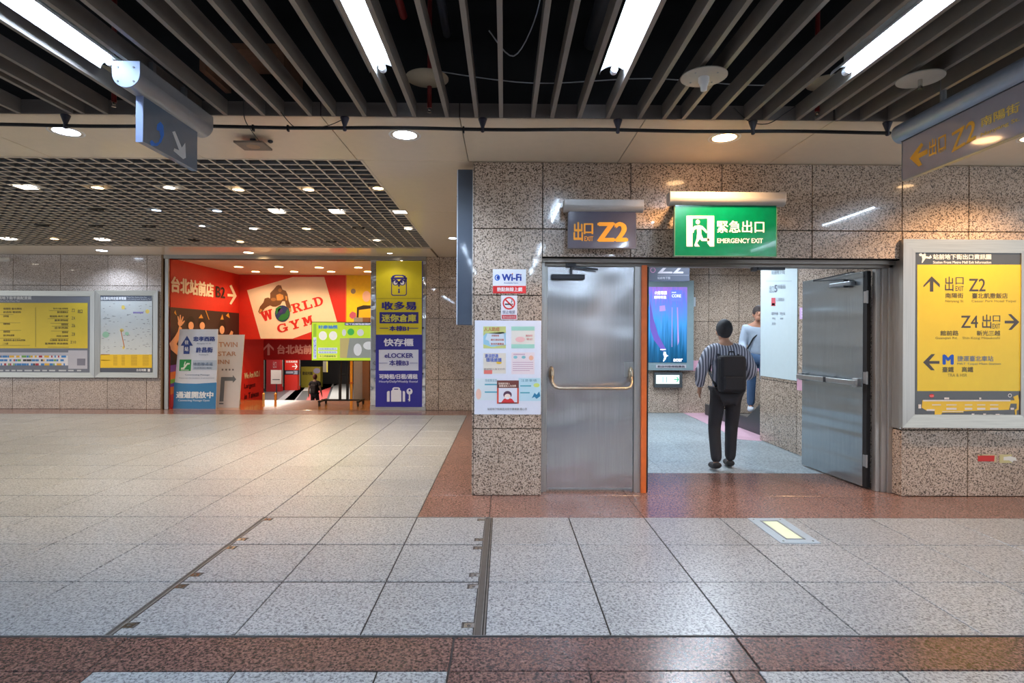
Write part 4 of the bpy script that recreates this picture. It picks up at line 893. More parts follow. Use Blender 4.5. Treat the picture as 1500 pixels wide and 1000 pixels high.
# ---- shop entrance: posts, header, advertising column
sf = structure('trim_4')
MB().box(XL, XL+.035, YB-.05, YB+.3, 0, HC).build('door_frame_post', mat('bronze edge', (120, 96, 70), .4, metal=.5), sf)
MB().box(XSH0-.05, XSH0+.025, YB-.03, YB+.015, 0, HC).build('door_frame_post', STEELF, sf, bevel=.006)
zh = ay(400, 380, YB).z
MB().box(XL, XC1, YB-.04, YB+.12, zh, ay(400, 374, YB).z).box(XL, XC1, YB-.01, YB+.12, zh, HC).build('header', mat('grey header steel', (150, 146, 140), .3, metal=.7), sf, bevel=.004)
t = thing('advertising_column', 'mirror steel column carrying a yellow and blue storage locker board', 'column', ((XC0+XC1)/2, YB, 0))
MB().box(XC0, XC1, YB-.01, YB+.5, .0, zh).build('cladding', MIRROR, t, bevel=.006)
MB().box(XC0-.0, XC1, YB-.02, YB+.0, 0, .08).build('plinth', STEELH, t)
q0, q1 = ay(551, 382, YB-.04), ay(618, 596, YB-.04)
MB().box(q0.x, q1.x, YB-.04, YB-.01, q1.z, q0.z).build('board', flat((38, 34, 148), .35), t)
for zz_ in (1.62, .72): MB().cyl((XC1-.06, YB-.03, zz_), (XC1-.06, YB-.01, zz_), .018, n=12).build('knob', IRON, t)
a = Art(t, fits(YB-.04), (0, -1, 0), .002); YY = (222, 208, 30); NB = (44, 38, 140)
a.rects([(551, 382, 618, 490)], YY, 'yellow_field'); a.rects([(555, 512, 613, 542.5)], (206, 212, 232), 'pale_field'); a.up()
a.rects([(551, 436.8, 618, 437.4)], (140, 120, 30)); a.rects([(556, 457, 613, 473.5), (556, 480, 569, 481), (599, 480, 613, 481)], NB)
# owl padlock emblem
a.polys([[(573, 406), (596, 406), (596, 431), (594, 433), (575, 433), (573, 431)]], NB, 'owl_emblem'); a.polys([[(577, 409), (577, 406), (580, 404), (589, 404), (592, 406), (592, 409), (594.5, 409), (594.5, 404), (590, 402.5), (579, 402.5), (574.5, 404), (574.5, 409)]], NB, 'owl_emblem'); a.polys([[(572, 407), (584.5, 412), (597, 407), (594, 413), (584.5, 416), (575, 413)]], NB, 'owl_emblem'); a.up()
a.polys([[(574.3, 409), (594.7, 409), (594.7, 430.5), (593, 431.7), (576, 431.7), (574.3, 430.5)]], YY, 'owl_emblem'); a.up()
a.polys([[(572.5, 408), (584.5, 412), (596.5, 408), (594, 414), (584.5, 417), (575, 414)]], NB, 'owl_emblem'); a.ells([(579.5, 413.5, 4.6, 4.6), (589.5, 413.5, 4.6, 4.6)], NB, 'owl_emblem'); a.polys([[(582.5, 417), (586.5, 417), (584.5, 421)], [(583, 423), (586, 423), (585.2, 425), (586, 429), (583, 429), (583.8, 425)]], NB, 'owl_emblem'); a.up()
a.ells([(579.5, 414, 3, 3), (589.5, 414, 3, 3)], (214, 216, 226), 'owl_emblem'); a.up(); a.ells([(580.5, 412.8, 1.6, 1.6), (588.5, 412.8, 1.6, 1.6)], NB, 'owl_emblem')
a.text([('收多易', 559, 441.5, 610, 454), ('本棟B1', 570, 477, 599, 485)], NB, bold=.05); a.text([('迷你倉庫', 559, 460, 610, 471.5)], (220, 216, 90), bold=.04)
a.text([('快存櫃', 562, 495.5, 606, 507), ('可時租/日租/週租', 555.5, 547.5, 612, 555)], (222, 224, 244), bold=.04); a.text([('Hourly/Daily/Weekly Rental', 555.5, 556.8, 612, 561)], (200, 202, 236), bold=.02)
a.text([('eLOCKER', 563.5, 517, 605.5, 524), ('本棟B3', 570, 527, 599, 535.5)], NB, bold=.03); a.rects([(555.5, 531, 568, 532), (600, 531, 612, 532)], (140, 146, 190))
a.polys([[(567, 588), (567, 574), (568.5, 572.5), (571, 572.5), (571, 588)], [(573, 588), (573, 572.5), (575, 570.5), (575, 568.5), (577, 567), (584, 567), (586, 568.5), (586, 570.5), (588, 572.5), (588, 588)], [(590, 588), (590, 572.5), (592.5, 572.5), (593.5, 574), (593.5, 588)], [(599, 577), (601, 577), (601, 587), (599, 588), (599, 586), (597.5, 585), (599, 584)]], (224, 226, 240), 'suitcase_symbol'); a.ells([(600, 573, 4.4, 4.6)], (224, 226, 240), 'key_symbol'); a.up(); a.polys([[(577.5, 570.5), (577.5, 569), (583.5, 569), (583.5, 570.5)]], (38, 34, 148)); a.ells([(600, 571.5, 1.4, 1.6)], (38, 34, 148))

# ------------------------------------------------------------------ shop interior
RED = mat('red wall paint', (206, 44, 32), .45, grain=.04); RED2 = mat('deep red wall paint', (150, 18, 20), .5); CREAM = mat('cream ceiling', (226, 206, 182), .5)
XW = ax(248, 480, -6.75).x; XW = XSH0+.04; YW2 = ax(350, 450, XW).y; YW3 = ax(386, 560, XW).y
fs = structure('floor_shop'); YST = 12.95
XR = ay(570, 480, 12.5).x
y = YB-.03
while y < YST-.01:
    x = XW
    while x < XR: MB().slab((x+.002, y+.002, -.015), (1, 0, 0), (0, 1, 0), (0, 0, 1), .896, min(.44, YST-y)-.004, .016, .001).build('floor_plank', WOOD, fs); x += .9
    y += .44
for i in range(10): # stairs down to the lower hall
    MB().box(XW, XR-.0, YST+i*.3, YST+(i+1)*.3+.02, -.19*(i+1)-.2, -.19*(i+1)).build('step', mat('grey stair stone', (140, 132, 124), .5), fs)
wsL = structure('wall_left_shop')
MB().box(XW-.1, XW, YB+.02, YW2, -.2, 2.96).box(XW-.1, XW, YW2, YW3, -1.9, 2.96).build('wall_panel', RED, wsL)
MB().box(XR, XR+.1, YB+.5, 16.2, -1.9, 2.96).build('wall_panel', mat('tan shop wall', (176, 140, 96), .5), structure('wall_right_shop'))
# panel seam covers
cs = structure('ceiling_shop'); MB().box(XW, XR, YB+.12, YW2, 2.96, 3.0).build('ceiling_panel', CREAM, cs)
wk = structure('wall_bulkhead_shop')
xb0, xb1 = ay(350.5, 450, YW2).x, ay(507, 450, YW2).x; zb0 = ay(430, 497, YW2).z
MB().box(XW, xb1, YW2, YW2+.15, zb0, 2.96).build('wall_panel', RED, wk); 
MB().box(xb1, XR, YW2, YW2+.15, zb0-.4, 2.96).build('wall_panel', mat('yellow wall print', (240, 206, 30), .5), wk)
MB().box(xb1-.01, xb1+.01, YW2-.01, YW2, zb0, 2.96).build('panel_joint', mat('orange joint', (226, 130, 60), .5), wk)
YB2 = YW3; zz0 = ay(430, 527, YB2).z
MB().box(XW-.1, XR, YB2, YB2+.12, zz0, 2.6).build('wall_panel', RED2, wk)
for k_, (a_, b_, tx) in enumerate(((349.5, 391, 'first of the front pair on the left'), (408.5, 391, 'second in the front row'), (467.5, 392, 'third in the front row'), (525, 392, 'fourth in the front row'), (374.5, 398, 'leftmost of the back row'), (431, 398, 'second in the back row'), (485, 398, 'third in the back row'), (539, 398, 'back row, beside the mirror column'))):
    downlight(az(a_, b_, 2.955), .085, 'warm shop ceiling downlight, '+tx, 'shop ceiling downlights', 14, WARM, 26, ring=CREAM, spot=150)
# left wall print
a = Art(wsL, lambda x, y: ax(x, y, XW), (1, 0, 0), .004)
a.polys([[(249, 449.5), (350, 458.5), (350, 575), (249, 597)]], (48, 34, 34), 'photo_print'); a.up()
a.polys([[(249, 545), (275, 540), (275, 548), (249, 556)], [(249, 567), (275, 560), (275, 568), (249, 578)]], (220, 120, 50), 'photo_print'); a.polys([[(249, 556), (275, 548), (275, 554), (249, 562)]], (120, 180, 60), 'photo_print'); a.polys([[(249, 562), (275, 554), (275, 560), (249, 567)], [(249, 535), (275, 531), (275, 540), (249, 545)]], (120, 70, 160), 'photo_print')
a.polys([[(249, 578), (275, 568), (275, 590), (249, 597)]], (200, 60, 50), 'photo_print')
a.ells([(279, 472, 6, 9), (295.5, 472, 5.5, 8), (325, 477, 5.5, 9)], (24, 16, 16), 'photo_print'); a.polys([[(247.5, 503), (256, 492), (260, 485), (262, 477), (266, 480), (264, 492), (258, 504), (272, 520), (268, 528), (250, 512)]], (216, 160, 124), 'photo_print')
a.ells([(263.5, 473, 3.6, 4.6)], (222, 168, 132), 'photo_print'); a.up(); a.ells([(279, 477, 4, 6), (295.5, 477, 3.8, 5.5), (324.5, 483, 3.6, 6)], (222, 170, 136), 'photo_print')
a.polys([[(260, 470), (259, 463), (260.5, 463), (262, 469)], [(262, 469), (262.5, 461), (264, 461), (264.3, 469)], [(264.5, 469), (267, 463), (268.2, 464), (266.3, 470)], [(266, 472), (269, 469), (270, 470), (267, 475)], [(335, 490), (338, 484), (341, 486), (339, 495), (334, 496)]], (222, 168, 132), 'photo_print')
a.polys([[(322, 468), (325, 460), (327, 468)], [(290, 466), (294, 460), (297, 466)], [(300, 455), (301, 454), (306, 468), (305, 468)], [(330, 462), (334, 458), (336, 466)], [(254, 458), (256, 454), (258, 462)]], (206, 150, 60), 'photo_print')
a.text([('台北站前店', (249.5, 428), (312.5, 436), (249.5, 403.5))], (238, 224, 206), bold=.06); a.text([('B2', (315.5, 435), (329, 437), (315.5, 418.5))], (40, 20, 18), bold=.03)
a.polys([[(332.5, 430), (341, 431), (335.5, 418.5), (338.5, 417), (346, 433.5), (338, 446), (335.5, 444.5), (341, 434.5), (332.5, 434)]], (240, 226, 206), 'arrow')
a = Art(wsL, lambda x, y: ax(x, y, XW+.004), (1, 0, 0), .004)
a.text([('We Are NO.1', (357.5, 555), (380, 551), (357.5, 546))], (240, 220, 170), bold=.04); a.text([('Largest', (357.5, 571), (374, 568), (357.5, 562)), ('in Taiwan', (358, 585), (379, 580), (358, 576))], (90, 20, 24), bold=.03)
# logo wall
a = Art(wk, fits(YW2), (0, -1, 0), .004)
a.polys([[(362, 425), (429, 405.5), (475, 405.5), (494, 472), (429, 495.8), (382, 495.8)]], (236, 218, 200), 'logo_field'); a.up()
def skew(s, x0, y0, x1, y1, h, **k): a.text([(s, (x0, y0), (x1, y1), (x0-h*.28, y0-h))], (204, 40, 34), **k)
def arc(cx, cy, rx, ry, tx, ty, a0, a1, n=14):
    P = [(cx+rx*cos(radians(a0+(a1-a0)*i/n)), cy+ry*sin(radians(a0+(a1-a0)*i/n))) for i in range(n+1)]
    Q = [(cx+(rx-tx)*cos(radians(a0+(a1-a0)*i/n)), cy+(ry-ty)*sin(radians(a0+(a1-a0)*i/n))) for i in range(n+1)]
    return [[P[i], P[i+1], Q[i+1], Q[i]] for i in range(n)]
def rc_(x0, y0, x1, y1): return [(x0, y0), (x1, y0), (x1, y1), (x0, y1)]
SLABS = {'L': [rc_(.16, 0, .42, 1), rc_(0, .86, .6, 1), rc_(0, 0, .95, .15), rc_(.8, .1, .95, .42)],
 'D': [rc_(.14, 0, .38, 1), rc_(0, .86, .5, 1), rc_(0, 0, .5, .14)]+arc(.48, .5, .52, .5, .25, .14, -90, 90),
 'R': [rc_(.14, 0, .38, 1), rc_(0, .86, .5, 1), rc_(0, 0, .5, .14), rc_(.3, .46, .55, .58), [(.48, .5), (.72, .5), (.94, .14), (.7, .14)], rc_(.68, 0, 1.04, .14)]+arc(.52, .73, .38, .27, .22, .13, -90, 90),
 'G': arc(.5, .5, .5, .5, .24, .14, 50, 330)+[rc_(.56, .36, 1.04, .5), rc_(.74, .06, .96, .42), rc_(.74, .62, .9, .95)],
 'Y': [rc_(.38, 0, .62, .5), rc_(.22, 0, .78, .14), [(.1, .9), (.36, .9), (.62, .42), (.4, .42)], [(.66, .9), (.9, .9), (.62, .42), (.42, .42)], rc_(0, .86, .44, 1), rc_(.6, .86, 1, 1)],
 'M': [rc_(.1, 0, .3, 1), rc_(.7, 0, .9, 1), [(.1, 1), (.36, 1), (.6, .3), (.42, .2)], [(.66, 1), (.9, 1), (.58, .2), (.42, .3)], rc_(0, 0, .4, .14), rc_(.6, 0, 1, .14), rc_(0, .86, .36, 1), rc_(.66, .86, 1, 1)],
 'W': [[(.06, 1), (.28, 1), (.42, 0), (.24, 0)], [(.42, 1), (.58, 1), (.42, 0), (.26, 0)], [(.42, 1), (.6, 1), (.74, 0), (.6, 0)], [(.74, 1), (.94, 1), (.76, 0), (.6, 0)], rc_(0, .86, .36, 1), rc_(.38, .86, .64, 1), rc_(.68, .86, 1, 1)]}
def slabword(word, bl, br, h, gap=.12):
    U = (br[0]-bl[0], br[1]-bl[1]); n = len(word); w1 = 1/(n+gap*(n-1)); q = sqrt(U[0]**2+U[1]**2); W = (U[1]/q*h, -U[0]/q*h)
    for i, ch in enumerate(word):
        ps = []
        for k, po in enumerate(SLABS[ch]):
            ps.append([(bl[0]+U[0]*(x+i*(1+gap))*w1+W[0]*y, bl[1]+U[1]*(x+i*(1+gap))*w1+W[1]*y) for x, y in po])
        m_ = MB()
        for k, p_ in enumerate(ps): m_.add([a.P(*v)+a.n*.0004*(k % 5) for v in p_], [(0, 1, 2, 3)])
        m_.build('lettering', flat((204, 40, 34)), wk)
slabword('W', (384, 471.5), (402.5, 466), 14.5); slabword('RLD', (429.5, 459), (475, 446), 13.5); slabword('GYM', (408, 488.5), (460, 474), 13, .25)
a.up()
BR = (110, 74, 48)
a.polys([[(378.5, 457), (381, 449), (386, 443), (388, 437), (393, 435.5), (396, 437), (396, 429), (401, 424), (405, 419), (408, 417.3), (412, 418), (414, 424), (419, 426), (421.5, 431), (423, 440), (426, 448), (427, 456), (423.5, 457), (420, 450), (417.5, 441), (414, 441), (411, 446), (404, 449), (400, 449), (396, 447), (392, 449), (388, 452), (385, 456), (381, 458.5)]], BR, 'gorilla_emblem'); a.up()
a.polys([[(405, 432), (410, 430), (415, 432), (416, 437), (412, 440), (406, 440)], [(418, 433), (421, 434), (421, 440), (419, 440)], [(379.5, 457), (382, 452), (385, 454), (382, 458)], [(424, 451), (426, 451), (426.5, 456), (424, 456)]], (206, 148, 80), 'gorilla_emblem'); a.ells([(410.5, 425, 2.6, 2.8), (401, 438.5, 4, 2.4)], (160, 108, 66), 'gorilla_emblem')
a.ells([(414, 459, 11, 12)], (36, 52, 110), 'globe_emblem'); a.up(); a.polys([[(408, 467), (412, 461), (418, 459), (422, 452), (424.5, 459), (422, 466), (417, 469), (412, 470)], [(404, 452), (409, 448.5), (413, 450), (409, 456), (405, 461)]], (40, 118, 60), 'globe_emblem'); a.ells([(411, 455, 3.6, 3.6)], (70, 50, 120), 'globe_emblem')
a = Art(wk, fits(YB2), (0, -1, 0), .005)
a.polys([[(386, 510), (393.5, 502.5), (401, 510), (401, 513.5), (395.2, 507.5), (395.2, 520), (391.8, 520), (391.8, 507.5), (386, 513.5)]], (206, 150, 140), 'arrow'); a.text([('台北站前店', 406, 504.5, 470, 518.5)], (206, 150, 140), bold=.05)
a = Art(wk, fits(YW2), (0, -1, 0), .005)   # confetti shapes on the yellow wall
a.ells([(517.5, 426.5, 3.6, 3.8)], (140, 126, 110), 'wall_print'); a.polys([[(512, 460), (516, 456), (521, 458), (522, 464), (516, 467), (512, 464)]], (190, 90, 130), 'wall_print'); a.polys([[(523, 450), (532, 447), (548, 447), (548, 474), (522, 474)]], (40, 34, 30), 'wall_print'); a.up(); a.polys([[(526, 454), (548, 451), (548, 474), (525, 474)]], (246, 190, 40), 'wall_print'); a.ells([(537, 434, 6, 8)], (232, 190, 180), 'wall_print')

# ---- television on its wheeled stand
YT = 12.0
t = thing('television_stand', 'black wheeled stand in the shop entrance holding the lime green screen', 'stand', (ay(505, 590, YT).x, YT, 0))
x0, x1 = ay(471, 590, YT).x, ay(530, 590, YT).x
MB().box(x0, x1, YT-.03, YT+.03, .095, .13).box(x0, x0+.05, YT-.25, YT+.25, .08, .12).box(x1-.05, x1, YT-.25, YT+.25, .08, .12).build('base', RUBB, t, bevel=.008)
for xx in (x0+.025, x1-.025):
    for yy in (YT-.22, YT+.22):
        MB().cyl((xx-.014, yy, .035), (xx+.014, yy, .035), .035, n=16).build('caster', BLACK, t); MB().box(xx-.02, xx+.02, yy-.02, yy+.02, .05, .09).build('caster_fork', IRON, t)
for px_ in (501, 512): MB().box(ay(px_, 0, YT).x-.022, ay(px_, 0, YT).x+.022, YT-.03, YT+.03, .1, 1.5).build('post', RUBB, t)
MB().box(ay(499, 0, YT).x, ay(514, 0, YT).x, YT-.02, YT+.02, .62, .66).build('cross_bar', RUBB, t)
MB().box(ay(499, 0, YT).x, ay(514, 0, YT).x, YT-.035, YT-.03, 1.2, 1.45).build('mount_plate', RUBB, t)
q0, q1 = ay(457, 472, YT-.08), ay(562, 528, YT-.08)
t = thing('television', 'lime green lit screen on the black stand inside the shop entrance', 'screen', ((q0.x+q1.x)/2, YT-.08, q1.z))
MB().box(q0.x-.012, q1.x+.012, YT-.075, YT-.036, q1.z-.012, q0.z+.012).build('casing', RUBB, t, bevel=.004)
LG = (196, 232, 60); MB().box(q0.x, q1.x, YT-.08, YT-.074, q1.z, q0.z).build('screen', mat('lit lime screen', LG, .3, emit=.3), t)
a = Art(t, fits(YT-.08), (0, -1, 0), .002); K = dict(emit=.3)
a.rects([(459, 474, 463.5, 493)], (150, 200, 60), 'screen_picture', **K); a.rects([(459, 494, 463.5, 525.5), (466, 509, 494, 512.5), (466, 514, 494, 517.5)], (214, 226, 246), 'screen_picture', **K); a.rects([(505, 472.5, 562, 476.5)], (40, 50, 120), 'screen_picture', **K)
a.rects([(498, 495, 562, 524)], (140, 150, 150), 'screen_picture', **K); a.rects([(466, 519, 494, 524)], (226, 240, 110), 'screen_picture', **K)
a.ells([(473, 491.5, 6, 6.5), (488, 491.5, 6, 6.5)], (236, 240, 240), 'screen_picture', **K); a.ells([(504, 487, 3, 5), (528, 487, 5, 5)], (206, 214, 224), 'screen_picture', **K); a.ells([(514, 486, 5, 5)], (70, 180, 90), 'screen_picture', **K); a.up()
a.polys([[(498, 495), (512, 495), (508, 524), (498, 524)]], (186, 176, 120), 'screen_picture', **K); a.ells([(524, 512, 6, 9), (540, 506, 8, 6)], (206, 214, 222), 'screen_picture', **K)
a.text([('好康抽獎', 466, 476, 495, 481.5)], (70, 130, 210), bold=.05, **K); a.text([('地下街購物節開跑', 506, 473.3, 544, 475.8)], (236, 240, 250), bold=.03, **K); a.text([('限時活動', 459.6, 496, 463, 524), ], (60, 90, 190), **K); a.text([('全館滿額加碼送', 467, 509.7, 493, 512), ('會員獨享再抽獎', 467, 514.7, 493, 517)], (80, 120, 180), **K); a.text([('十二月底前有效', 468, 520, 492, 523)], (70, 100, 50), bold=.02, **K)

# ---- leaning standing boards at the shop's left
def leaning(name, label, px, lean, Yb, ang, col, th=.02):
    """px = bl, br, tr, tl pixels"""
    bl, br = az(*px[0]), az(*px[1]); tr, tl = px[2], px[3]
    bl = V((bl.x, Yb, 0)); br = ay(px[1][0], px[1][1], Yb); br.z = 0
    TL = ay(tl[0], tl[1], Yb+lean); TR = ay(tr[0], tr[1], Yb+lean)
    t = thing(name, label, 'standing sign', ((bl.x+br.x)/2, Yb, 0))
    back = V((0, th, 0)); bl.z = br.z = .0
    MB().ext([bl, br, TR, TL], back).build('board', flat(col, .35, coat=.2), t)
    m = MB().bar(V((bl.x+.1, Yb+lean+.05, .01)), TL+V((.1, .03, -.3)), .025, .02).bar(V((br.x-.1, Yb+lean+.05, .01)), TR+V((-.1, .03, -.3)), .025, .02); m.build('rear_leg', ALU, t)
    def fn(x, y):
        v = (px[0][1]-y)/(px[0][1]-tl[1]); L_ = bl.lerp(TL, v); R_ = br.lerp(TR, v)
        lx = px[0][0]+(tl[0]-px[0][0])*v; rx = px[1][0]+(tr[0]-px[1][0])*v
        return L_.lerp(R_, (x-lx)/(rx-lx))
    return t, Art(t, fn, (0, -1, -lean/1.6), .003)
t, a = leaning('standing_sign', 'white and blue standing sign with up arrow and green escalator symbol', [(259, 597), (316, 597), (319, 482), (263, 482)], .08, 11.34, 0, (206, 214, 230))
a.polys([[(259.5, 559), (270, 560.5), (290, 561), (317.5, 559), (316, 597), (259, 597)]], (56, 128, 186), 'blue_field')
a.polys([[(266, 506), (274.5, 491.5), (283.5, 506), (279, 506), (279, 518), (270.5, 518), (270.5, 506)]], (40, 66, 146), 'arrow'); a.rects([(284, 527, 318, 541)], (178, 194, 214)); a.polys([[(265.5, 526), (282, 526), (281.5, 542.5), (265.5, 542.5)]], (40, 150, 80), 'escalator_symbol'); a.up()
a.text([('忠孝西路', 283.5, 492.5, 315.5, 499.5), ('許昌街', 288, 508, 312, 516)], (46, 66, 140), bold=.05); a.text([('Zhongxiao W. Rd.', 289, 502, 310, 504), ('Xuchang St.', 292, 518, 306, 520), ('地面聯通道', 284.5, 530, 312, 535), ('(往各路出口電梯)', 286, 537, 311, 539.5), ('Connecting Passage', 274, 547, 308, 549.5), ('Please use the escalator to ground level', 266, 552, 314, 553.5)], (110, 130, 160), bold=.015)
a.text([('通道開放中', 263, 572, 313, 582)], (226, 236, 246), bold=.05); a.text([('Connecting Passage Open', 266, 583.5, 308, 587)], (210, 226, 240), bold=.02); a.text([('往', 271.5, 498, 277.5, 504), ('站', 272, 507.5, 277.5, 514)], (214, 220, 236), bold=.05)
a.polys([[(268, 538), (271, 537.5), (276, 531), (280, 531), (280, 533), (277, 533.5), (272.5, 540), (268, 540)], [(273, 529), (274.5, 529), (273, 535), (271.5, 535)]], (226, 240, 230), 'escalator_symbol'); a.rects([(268, 540.8, 279, 541.6)], (226, 240, 230))
t, a = leaning('standing_sign', 'white standing sign with brown lettering and grey turning arrow, behind the blue one', [(296, 597), (350, 597), (358, 490), (303, 490)], .2, 11.53, 0, (208, 206, 210))
a.text([('TWIN', 320.5, 501, 348, 508.5), ('STAR', 319.5, 515, 346, 521.5), ('INN', 319, 527, 336, 533.5)], (184, 140, 116), bold=.02); a.rects([(x_, 540.5, x_+2.4, 543) for x_ in (324.5, 330, 335, 340)], (120, 118, 124))
a.polys([[(321, 588), (323.5, 552.5), (341, 552.5), (341, 549.5), (346, 555.8), (341, 561), (341, 558), (329, 558), (327, 588)], [(320.5, 590), (327, 590), (327, 592), (320.5, 592)]], (104, 112, 122), 'arrow')

# ------------------------------------------------------------------ lower hall beyond the shop stairs
ZL = -1.9
fl = structure('floor_lower'); FG = mat('grey hall floor', (150, 150, 152), .35)
YE_ = 41
MB().box(-28, 4, 15.9, YE_, ZL-.1, ZL).build('floor_slab', mat('dark grey hall floor', (96, 98, 102), .35), fl)
def lq(ps, col, nm): MB().ext([az(x, y, ZL) for x, y in ps], (0, 0, .004)).build(nm, mat('hall floor %d %d %d' % col, col, .4), fl)
lq([(388, 600), (440, 560), (452, 560), (424, 600)], (150, 152, 156), 'floor_stripe'); lq([(412, 590), (438, 566.5), (447, 566.5), (428, 590)], (236, 234, 230), 'floor_stripe'); lq([(440, 572), (452, 560), (500, 557), (498, 562), (470, 572)], (232, 228, 224), 'floor_stripe')
lq([(446, 590), (462, 562), (488, 559), (476, 590)], (222, 92, 90), 'floor_stripe'); lq([(480, 590), (490, 560), (512, 558), (512, 590)], (196, 198, 198), 'floor_stripe')
MB().box(-28, 4, YE_, YE_+.2, ZL, 3).build('wall_panel', mat('dark hall end wall', (40, 36, 36), .7), structure('wall_end_lower'))
MB().box(-28, 4, 16.2, YE_, 1.25, 1.3).build('ceiling_panel', mat('grey hall ceiling', (120, 116, 110), .7), structure('ceiling_lower'))
MB().box(-28.1, -28, 15.8, YE_, ZL, 3).build('wall_panel', RED2, structure('wall_left_lower'))
MB().box(4, 4.1, 15.8, YE_, ZL, 3).build('wall_panel', RED2, structure('wall_right_lower'))
def hallbox(name, label, cat, x0, x1, ytop, ybot, Y, m, dep=.5, parts=()):
    p0, p1 = ay(x0, ytop, Y), ay(x1, ybot, Y); zb_ = ZL if ybot > 580 or ybot == 0 else p1.z
    if ybot == 0: zb_ = ZL
    t = thing(name, label, cat, ((p0.x+p1.x)/2, Y, zb_)); MB().box(p0.x, p1.x, Y, Y+dep, zb_, p0.z).build('body', m, t, bevel=.01); return t, Art(t, fits(Y), (0, -1, 0), .01)
t, a = hallbox('red_pillar', 'dark red pillar in the lower hall behind the small standing notice', 'pillar', 390, 413, 520, 0, 35, RED2); a.rects([(386.5, 527, 388, 569), (413.5, 527, 415, 566)], (120, 110, 100), 'edge_strip'); a.text([('出口', (400, 539), (405, 539), (400, 529))], (190, 150, 150))
t, a = hallbox('red_pillar', 'bright red pillar with white arrow in the lower hall', 'pillar', 417, 438.5, 520, 0, 36, RED); a.text([('台北站前店', 419, 528, 436, 531)], (240, 226, 220), bold=.04); a.polys([arrow(432, 536.5, 4, 0)], (246, 238, 230), 'arrow'); a.rects([(417, 542, 438.5, 548.5)], (44, 40, 50)); a.up(); a.rects([(419, 543.5, 431, 547), (430, 542.8, 436, 548)], (150, 152, 166)); a.rects([(438.6, 520, 440, 565)], (110, 104, 100), 'edge_strip')
t, a = hallbox('yellow_hoarding', 'dark yellow advertising wall at the end of the lower hall', 'advertising wall', 441, 472, 537, 0, 38, mat('dim yellow board', (150, 136, 40), .5)); a.text([('歡迎光臨', 443, 544, 458, 549)], (70, 60, 30), bold=.04); a.ells([(464, 543, 5, 4)], (150, 140, 160))
t, a = hallbox('hall_banner', 'narrow yellow and grey hanging banner right of the walker in the lower hall', 'banner', 473, 480, 529, 545, 34, mat('banner grey', (120, 116, 100), .6), .05); a.rects([(478.5, 529, 480, 545)], (200, 190, 60))
t = thing('notice_stand', 'white notice on a thin stand in the lower hall', 'standing sign', tuple(ay(404.5, 590, 24)*1)); c = ay(404.5, 552, 24)
t.location = (c.x, 24, ZL); OFF[t.name] = V((c.x, 24, ZL))
MB().box(c.x-.22, c.x+.22, 24, 24.03, c.z-.29, c.z+.29).build('board', flat((226, 206, 196), .5), t); MB().box(c.x-.02, c.x+.02, 24.03, 24.06, ZL, c.z).build('pole', IRON, t); MB().box(c.x-.16, c.x+.16, 23.9, 24.2, ZL, ZL+.04).build('foot', IRON, t); MB().box(c.x-.15, c.x+.15, 23.993, 24, c.z-.12, c.z-.09).build('print', flat((70, 60, 60)), t)
for px_, lb in ((403.5, 'short orange post at the head of the shop stairs, beside the red lettering'), (386, 'short cream post at the head of the shop stairs, against the red wall')):
    c = ay(px_, 588, YST+.05); t = thing('stair_post', lb, 'post', (c.x, YST+.05, -.19)); zt2 = ay(px_, 577, YST+.05).z
    MB().cyl((c.x, c.y, -.19), (c.x, c.y, zt2), .026, n=14).build('shaft', mat('orange post', (230, 150, 50), .5) if px_ > 400 else mat('cream post', (222, 190, 130), .5), t); MB().ball((c.x, c.y, zt2), (.03, .03, .03)).build('cap', mat('amber cap', (240, 190, 110), .4), t)
c = ay(514.5, 588, 13.3); t = thing('yellow_post', 'tall yellow post at the right of the shop stairs behind the screen stand', 'post', (c.x, 13.3, -.38))
MB().box(c.x-.025, c.x+.025, 13.28, 13.33, -.38, 1.6).build('shaft', mat('yellow post paint', (236, 168, 30), .5), t)
for zz_ in (.35, .9): MB().box(c.x-.032, c.x+.032, 13.27, 13.34, zz_, zz_+.04).build('clamp', mat('orange clamp', (196, 110, 30), .5), t)
t = thing('wall_cabinet', 'grey and tan panel beside the shop stairs behind the screen', 'panel', (ay(530, 0, 13.6).x, 13.6, -.57)); p0, p1 = ay(518, 527, 13.6), ay(531, 580, 13.6)
MB().box(p0.x, p1.x, 13.6, 13.9, -.57, 1.9).build('body', mat('grey panel paint', (150, 148, 150), .5), t); MB().box(p1.x, p1.x+.16, 13.58, 13.9, -.57, 1.9).build('edge', mat('brown panel edge', (130, 94, 66), .5), t)
light('hall_lamp', 'AREA', (-11, 24, 1.2), 130, (255, 244, 232), size=5)
light('hall_lamp', 'AREA', (-11, 33, 1.2), 260, (255, 244, 232), size=6)
light('stair_lamp', 'AREA', (-5, 14.9, 1.25), 8, (255, 214, 170), size=.7)

